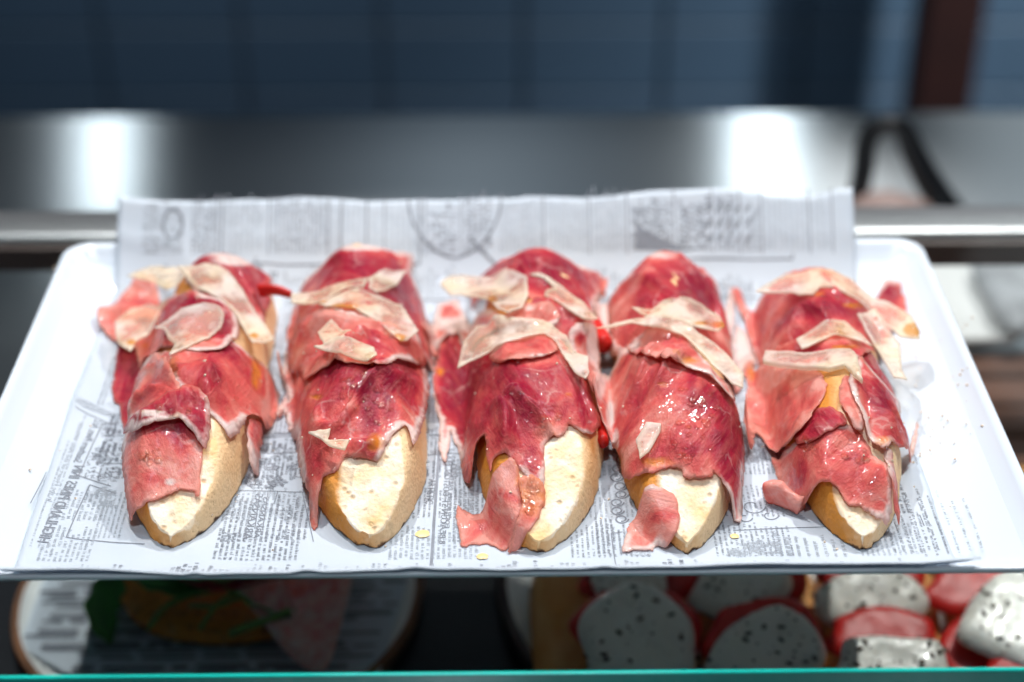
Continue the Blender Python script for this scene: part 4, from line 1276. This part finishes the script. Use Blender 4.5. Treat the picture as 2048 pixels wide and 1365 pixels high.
# crumbs and oil spots on paper and rim
bm = bmesh.new()
for k in range(170):
    if k < 120:
        px_ = (random.uniform(60, 1950), random.uniform(560, 1090))
    else:
        px_ = (random.uniform(1800, 1960), random.uniform(700, 950))
    p = at_z([px_], 0.004)[0]
    z0 = float(max(bil(H, np.array([p[0]]), np.array([p[1]]))[0], tray_z(p[0], p[1])))
    s = random.uniform(0.0002, 0.0006)
    ret = bmesh.ops.create_icosphere(bm, subdivisions=1, radius=s, matrix=Matrix.Translation((p[0], p[1], z0 + s * .5)))
    for v in ret['verts']:
        v.co += Vector((random.uniform(-1, 1), random.uniform(-1, 1), random.uniform(-.4, .4))) * s * 0.5
CRUMB = mat_simple('pale_crumb', (0.78, 0.62, 0.48), 0.7, 0.3, 800)
tag(new_obj('crumbs', from_bm('crumbs', bm), CRUMB), 'tiny pale crumbs scattered over ham, paper and tray rim', 'crumbs', kind='stuff')

OIL_SPOTS = [((845, 1058), .0028, 'pale yellow oil spot on the paper right of the second bread'),
             ((965, 1103), .0022, 'bright yellow oil drop on the paper below the hanging ham flap'),
             ((1470, 1063), .0018, 'faint oil spot on the paper between fourth and fifth bread')]
for c, r_, lab in OIL_SPOTS:
    p = at_z([c], 0.004)[0]
    vs_, fs_ = [], []
    rr = [0, .5, .8, 1.0]
    for i, q in enumerate(rr[1:]):
        for k in range(16):
            an = 2 * math.pi * k / 16
            rad = r_ * q * (1 + 0.25 * (vnoise(math.cos(an) * 2 + 5, math.sin(an) * 2 + 5, i * 0 + int(c[0])) - .5))
            vs_.append((p[0] + rad * math.cos(an), p[1] + rad * .8 * math.sin(an), 0))
    vs_.append((p[0], p[1], 0))
    for i in range(2):
        for k in range(16):
            fs_.append((i * 16 + k, (i + 1) * 16 + k, (i + 1) * 16 + (k + 1) % 16, i * 16 + (k + 1) % 16))
    fs_ += [(48, k, (k + 1) % 16) for k in range(16)]
    A = np.array(vs_)
    rad = np.hypot(A[:, 0] - p[0], A[:, 1] - p[1]) / r_
    A[:, 2] = paper_h(A[:, 0], A[:, 1]) + 0.0003 + 0.0006 * np.clip(1 - rad ** 2, 0, 1)
    tag(new_obj('oil_spot', mesh('oil', A, fs_), OIL), lab, 'oil spot', 'oil spots on the newsprint')

# ------------------------------------------------------------------ lower shelf: round plates with food under the glass
def round_plate(center_px, rx, label, rim_mat, z=-0.150):
    c = at_z([center_px], z)[0]
    t = thing('round_plate', label, 'plate', (c[0], c[1], CZ))
    prof_ = [(0.0, 0.004), (0.90, 0.004), (0.96, 0.0065), (0.99, 0.010)]
    def lathe(name, pr_, mat, n_=72, wob=0.0):
        vs_, fs_ = [], []
        for rr_, zz_ in pr_:
            for k in range(n_):
                an = 2 * math.pi * k / n_
                w_ = 1 + wob * (vnoise(math.cos(an) * 4 + 9, math.sin(an) * 4 + 9, 2) - .5)
                vs_.append((c[0] + rx * rr_ * w_ * math.cos(an), c[1] + rx * rr_ * w_ * math.sin(an), CZ + zz_))
        for i in range(len(pr_) - 1):
            for k in range(n_):
                k2 = (k + 1) % n_
                fs_.append((i * n_ + k, i * n_ + k2, (i + 1) * n_ + k2, (i + 1) * n_ + k))
        return new_obj(name, mesh(name, vs_, fs_), mat, t)
    lathe('dish', prof_, PORC2)
    lathe('rim', [(0.99, 0.010), (1.015, 0.0105), (1.03, 0.008), (1.02, 0.002), (0.98, 0.0008)], rim_mat, 72, 0.02)
    return t, c

tag(new_obj('shade_mat', from_bm('mat', box_bm((-0.52, 0.30, CZ + 0.0002), (0.62, 0.735, CZ + 0.0022), 0.0005)), BLACK), 'black mat added for the shade under the round plates', 'mat')  # added black sheet, stands in for the shade between the plates
MZ = CZ
CZ = CZ + 0.0024
pA, cA = round_plate((440, 1185), 0.098, 'round white plate with brown rim under the glass at lower left', BARK)
pB, cB = round_plate((1560, 1150), 0.140, 'large round plate with dark brown rim under the glass at lower right', BROWN)

# newsprint on the left plate
def lp_h(x, y):
    return np.full(np.shape(x), CZ + 0.0075) + 0.0015 * vnoise(np.asarray(x) * 40, np.asarray(y) * 40, 4)
corners = at_z([(105, 1120), (40, 1300), (130, 1352), (760, 1360), (830, 1120)], -0.152)
poly = np.array([c[:2] for c in corners])
V2, F = tri_fill(resample(poly, 0.006), 0.006)
lp = new_obj('newsprint_sheet', mesh('lower_paper', np.column_stack([V2, lp_h(V2[:, 0], V2[:, 1])]), F), PAPER)
tag(lp, 'printed newsprint under the rocket sandwich on the lower left plate', 'paper')
pr2 = Print()
lo, hi = poly.min(0), poly.max(0)
yy = lo[1]
rs = random.Random(3)
while yy < hi[1]:
    lw_ = rs.choice((0.0016, 0.0020, 0.0034))
    xx = lo[0] + rs.uniform(0, .012)
    while xx < hi[0]:
        w = rs.uniform(0.006, 0.030)
        q = np.array([[xx, yy], [xx + w, yy]])
        if inpoly(q[:, 0], q[:, 1], poly).all():
            pr2.seg((xx, yy), (xx + w, yy), lw_)
        xx += w + 0.004
    yy += lw_ * 1.9
pr2.build('body_print', INK, lp_h, lp, 0.0007)

def slab(name, px, z, th, mat, parent, tilt=(0, 0), dome=0.0, sub=0.003, bulge=0.0):
    P = at_z(spline(px, 5, True), z)[:, :2]
    B = resample(P, sub)
    V2, F = tri_fill(B, sub)
    c = B.mean(0)
    d = polydist(V2[:, 0], V2[:, 1], B)
    ztop = z + (V2[:, 0] - c[0]) * tilt[0] + (V2[:, 1] - c[1]) * tilt[1]
    ed = np.clip(d / (th * 0.8), 0, 1)
    rnd = np.sqrt(np.clip(1 - (1 - ed) ** 2, 0, 1))
    top = ztop - th / 2 + th / 2 * (0.15 + 0.85 * rnd) + dome * rnd + (fbm(V2[:, 0] * 160, V2[:, 1] * 160, len(V2) % 50, 2) - .5) * 0.0015 * rnd
    bot = ztop - th / 2 - th / 2 * (0.15 + 0.85 * rnd)
    n_ = len(V2)
    V = np.concatenate([np.column_stack([V2, top]), np.column_stack([V2, bot])])
    edges = {}
    for f in F:
        for i in range(len(f)):
            e = (f[i], f[(i + 1) % len(f)])
            edges[e] = edges.get(e, 0) + 1
    FF = list(F) + [tuple(i + n_ for i in reversed(f)) for f in F]
    for (a_, b_), k in edges.items():
        if (b_, a_) not in edges:
            FF.append((b_, a_, a_ + n_, b_ + n_))
    return new_obj(name, mesh(name, V, FF), mat, parent), V2, top

def loaf_attrs(o, tone=.4, dark_tint=0.0, flour=0.0):
    n_ = len(o.data.vertices)
    for k, v in (('tone', tone), ('dark_tint', dark_tint), ('flour', flour)):
        attr(o.data, k, np.full(n_, v))

rc = thing('rocket_sandwich', 'dark bread with green rocket leaves and a ham slice on the left plate', 'sandwich', (cA[0], cA[1], -0.152))
o, _, _ = slab('bread', [(228, 1130), (240, 1185), (300, 1245), (420, 1265), (540, 1255), (660, 1200), (700, 1130), (600, 1060), (300, 1060)], -0.138, 0.012, BREAD, rc)
loaf_attrs(o, 1.0, .42)
def leaf(px, z0, z1, par):
    P = np.array(px, float)
    n_ = len(P)
    zz = np.linspace(z0, z1, n_)
    mid = np.array([at_z([P[i]], zz[i])[0] for i in range(n_)])
    vs_, fs_ = [], []
    for i in range(n_):
        t_ = (mid[min(i + 1, n_ - 1)] - mid[max(i - 1, 0)])
        s_ = np.array([t_[1], -t_[0], 0]) / (np.hypot(t_[0], t_[1]) + 1e-9)
        w = 0.009 * math.sin(math.pi * (0.12 + 0.82 * i / (n_ - 1))) * (1 + .25 * math.sin(i * 2.1))
        for k in (-1, -.5, 0, .5, 1):
            vs_.append(mid[i] + s_ * w * k + np.array([0, 0, .004 * k * k]))
    for i in range(n_ - 1):
        for k in range(4):
            fs_.append((i * 5 + k, i * 5 + k + 1, i * 5 + 6 + k, i * 5 + 5 + k))
    ob = new_obj('leaf', mesh('leaf', vs_, fs_), LEAF, par)
    ob.modifiers.new('thickness', 'SOLIDIFY').thickness = 0.0005
    s = ob.modifiers.new('smooth', 'SUBSURF'); s.levels = s.render_levels = 1
leaf(spline([(232, 1145), (218, 1190), (205, 1240), (222, 1292)], 4), -0.128, -0.146, rc)
leaf(spline([(260, 1150), (320, 1170), (380, 1180), (440, 1160)], 4), -0.122, -0.122, rc)
leaf(spline([(430, 1160), (490, 1180), (540, 1210), (590, 1240)], 4), -0.120, -0.124, rc)
leaf(spline([(330, 1150), (400, 1150), (480, 1150), (560, 1150)], 4), -0.117, -0.117, rc)
for pts_, r_ in (([(296, 1258), (330, 1215), (380, 1190), (440, 1178)], .0014), ([(400, 1260), (415, 1235), (440, 1205), (470, 1185)], .0011), ([(460, 1268), (500, 1252), (545, 1238), (580, 1222)], .0020), ([(380, 1212), (430, 1212), (470, 1200), (500, 1180)], .0011)):
    P = spline(pts_, 4)
    zz = np.linspace(-0.130, -0.120, len(P))
    tube('leaf_stem', [at_z([P[i]], zz[i])[0] for i in range(len(P))], r_, STEM, rc, 8)
def lower_ham(par, px, z, fat, dark):
    o_, V2_, top_ = slab('ham_slice', px, z, 0.002, HAM, par, (0.1, 0.35))
    n_ = len(o_.data.vertices)
    attr(o_.data, 'dark', np.full(n_, dark)); attr(o_.data, 'fat', np.full(n_, fat) * np.linspace(1, .3, n_)); attr(o_.data, 'oil', np.zeros(n_)); attr(o_.data, 'edge', np.zeros(n_)); attr(o_.data, 'shift', np.full(n_, 2.2))
    uv_ = o_.data.uv_layers.new(name='UVMap')
    for l in o_.data.loops:
        v = o_.data.vertices[l.vertex_index].co
        uv_.data[l.index].uv = (v.x, v.y)
lower_ham(rc, [(450, 1130), (470, 1172), (520, 1220), (570, 1270), (620, 1300), (655, 1292), (680, 1240), (705, 1160), (680, 1120)], -0.118, .55, .3)
lower_ham(rc, [(330, 1120), (420, 1158), (520, 1150), (600, 1140), (640, 1100), (400, 1080)], -0.112, .0, .6)

# caprese toasts on the right plate
def toast(label, bread_px, items):
    c = at_z([np.mean(np.array(bread_px), 0)], -0.15)[0]
    t = thing('caprese_toast', label, 'toast', (c[0], c[1], -0.153), 'tomato and mozzarella toasts on the lower right plate')
    o_, _, _ = slab('bread', bread_px, -0.140, 0.016, BREAD, t)
    loaf_attrs(o_, .75, .1)
    for i, (kind, px, z, tilt) in enumerate(items):
        if kind == 't':
            slab('tomato_slice', px, z, 0.006, TOMATO, t, tilt)
        else:
            mo, V2_, top_ = slab('mozzarella_slice', px, z, 0.008, MOZZ, t, (tilt[0] + random.uniform(-.14, .14), tilt[1] + random.uniform(-.12, .16)), 0.0015)
            bm_ = bmesh.new()
            idx = np.random.RandomState(i + 5).choice(len(V2_), min(len(V2_), 80), replace=False)
            for j in idx:
                s = random.choice((0.0004, 0.0005, 0.0006, 0.0009, 0.0016))
                q = V2_[j] + np.random.RandomState(j).randn(2) * .001
                bmesh.ops.create_icosphere(bm_, subdivisions=1, radius=s, matrix=Matrix.Translation((q[0], q[1], top_[j] + s * .1)) @ Matrix.Rotation(random.uniform(0, 6), 4, 'Z') @ Matrix.Diagonal((1.4, .8, .35, 1)))
            po = new_obj('pepper_grains', from_bm('pepper', bm_), PEPPER, mo)
            po.matrix_parent_inverse = Matrix.Identity(4)
            po['kind'] = 'stuff'
            mo_par = mo.parent
            po.parent = mo
            po.matrix_parent_inverse = (Matrix.Translation(mo_par.location) @ mo.matrix_parent_inverse).inverted()
    return t

def ell(x0, x1, y0, y1, n_=12, ph=0.2, wob=.13):
    return [((x0 + x1) / 2 + (x1 - x0) / 2 * math.cos(2 * math.pi * k / n_ + ph) * (1 + wob * math.sin(k * 2.3 + x0)), (y0 + y1) / 2 + (y1 - y0) / 2 * math.sin(2 * math.pi * k / n_ + ph) * (1 + wob * math.sin(k * 1.7 + y0))) for k in range(n_)]

T = (0, 0.38)
toast('shadowed tomato and mozzarella toast nearest the brown band, leftmost of its plate', [(1075, 1120), (1062, 1240), (1090, 1360), (1240, 1400), (1390, 1370), (1380, 1200), (1360, 1110), (1200, 1080)],
      [('t', ell(1165, 1400, 1085, 1200), -0.126, T), ('m', ell(1180, 1345, 1110, 1184), -0.118, T), ('t', ell(1150, 1400, 1190, 1330), -0.124, T), ('m', ell(1155, 1408, 1200, 1350), -0.116, T)])
toast('shadowed tomato and mozzarella toast with heavy pepper, second on its plate', [(1395, 1110), (1400, 1240), (1420, 1370), (1530, 1400), (1650, 1370), (1640, 1200), (1600, 1100), (1480, 1080)],
      [('t', ell(1385, 1610, 1090, 1220), -0.126, T), ('m', ell(1385, 1580, 1110, 1212), -0.118, T), ('t', ell(1410, 1640, 1210, 1330), -0.124, T), ('m', ell(1416, 1642, 1236, 1370), -0.116, T)])
toast('tomato and mozzarella toast half in light, beside the lit corner', [(1640, 1110), (1650, 1230), (1660, 1360), (1780, 1400), (1890, 1370), (1880, 1200), (1860, 1110), (1740, 1080)],
      [('t', ell(1640, 1850, 1100, 1195), -0.118, T), ('m', ell(1635, 1846, 1142, 1244), -0.120, T), ('t', ell(1650, 1885, 1225, 1300), -0.122, T), ('m', ell(1662, 1905, 1278, 1390), -0.114, T)])
toast('brightly lit tomato and mozzarella toast at the lower right corner', [(1890, 1110), (1900, 1230), (1920, 1370), (2040, 1400), (2180, 1380), (2180, 1200), (2150, 1100), (1990, 1080)],
      [('t', ell(1850, 2090, 1125, 1210), -0.124, T), ('t', ell(1880, 2010, 1235, 1350), -0.126, T), ('t', ell(1975, 2200, 1265, 1400), -0.122, T), ('m', ell(1925, 2130, 1155, 1296), -0.112, T)])
toast('tomato toast at the right edge beyond the tray corner', [(2010, 930), (2000, 1000), (2040, 1080), (2160, 1090), (2200, 1000), (2150, 920)],
      [('t', ell(2015, 2140, 960, 1060), -0.124, T)])

CZ = MZ
# ------------------------------------------------------------------ right background: square plate, slatted crate, tongs
def rect_plate(px4, z, label):
    P = at_z(px4, z)
    c = P.mean(0)
    t = thing('square_plate', label, 'plate', (c[0], c[1], CZ))
    B = [Vector((p[0], p[1], 0)) for p in P]
    ctr = Vector((c[0], c[1], 0))
    vs_, fs_ = [], []
    for k_, z_ in ((1.0, z - .004), (1.02, z - .001), (1.02, z + .001), (0.99, z + .0015), (0.86, z - .003)):
        for b_ in B:
            q = ctr + (b_ - ctr) * k_
            vs_.append((q.x, q.y, z_))
    m = len(B)
    for i in range(4):
        for k in range(m):
            fs_.append((i * m + k, i * m + (k + 1) % m, (i + 1) * m + (k + 1) % m, (i + 1) * m + k))
    fs_.append(tuple(4 * m + k for k in range(m)))
    fs_.append(tuple(reversed(range(m))))
    o_ = new_obj('dish', mesh('dish', vs_, fs_, False), PORC2, t)
    bv = o_.modifiers.new('round', 'BEVEL'); bv.width = 0.003; bv.segments = 2; bv.limit_method = 'ANGLE'
    return t, c
sp, cS = rect_plate([(1700, 690), (2030, 676), (2010, 500), (1700, 500)], -0.128, 'pale square plate with dark food behind the tray at right')
fb, _, _ = slab('printed_wrap', [(1950, 500), (1975, 570), (2010, 625), (2060, 640), (2120, 560), (2080, 490)], -0.112, 0.016, DARKPAPER, None)
tag(fb, 'grey printed wrap lying on the pale square plate', 'wrap')
cr = thing('slatted_crate', 'dark brown slatted wooden crate right of the tray', 'crate', tuple(at_z([(2000, 800)], CZ)[0]))
P0, P1 = at_z([(1700, 820), (2250, 780)], -0.150)
for k in range(7):
    y_ = 0.655 + k * 0.030
    x_ = 0.215
    new_obj('slat', from_bm('slat', box_bm((x_, y_, CZ + 0.010), (x_ + 0.34, y_ + 0.024, CZ + 0.020), 0.002, 1)), SLAT, cr)
for x_ in (0.24, 0.50):
    new_obj('batten', from_bm('batten', box_bm((x_, 0.655, CZ + 0.0005), (x_ + 0.02, 0.85, CZ + 0.0098), 0.001, 1)), SLAT, cr)

tg = thing('tongs', 'black looped tongs handle standing behind the steel rail', 'tongs', tuple(at_z([(1800, 425)], CZ)[0]))
YT = 1.045
pts = [at_y([p], YT)[0] for p in spline([(1698, 445), (1715, 395), (1727, 335), (1732, 290), (1748, 260), (1780, 251), (1808, 262), (1824, 298), (1850, 350), (1882, 402), (1914, 450)], 6)]
rad = [0.0074 if k < 36 else 0.0074 + 0.0042 * (k - 36) / max(1, len(pts) - 37) for k in range(len(pts))]
tube('handle', pts, rad, BLACK, tg, 14, 0.7)
q = at_y([(1780, 410)], YT - .01)[0]
mb = bmesh.new()
bmesh.ops.create_uvsphere(mb, u_segments=20, v_segments=12, radius=1.0, matrix=Matrix.Translation((q[0], q[1], q[2] - .006)) @ Matrix.Diagonal((.030, .02, .014, 1)))
for v in mb.verts:
    v.co += Vector((0, 0, .004 * (vnoise(v.co.x * 90, v.co.y * 90, 3) - .5)))
PINK = mat_simple('pink_cold_cut', (0.42, 0.30, 0.27), 0.5, 0.25, 60)
tag(new_obj('cold_cut', from_bm('coldcut', mb, True), PINK), 'pale pink cold cut between the legs of the tongs', 'meat')
q0, q1 = at_z([(1320, 425), (1560, 425)], CZ + .006)
tag(new_obj('wooden_board', from_bm('board', box_bm((q0[0], q0[1] - .01, CZ + .0005), (q1[0], q0[1] + .018, CZ + .010), .002), False), SLAT), 'low reddish brown board peeking over the paper back edge', 'board')
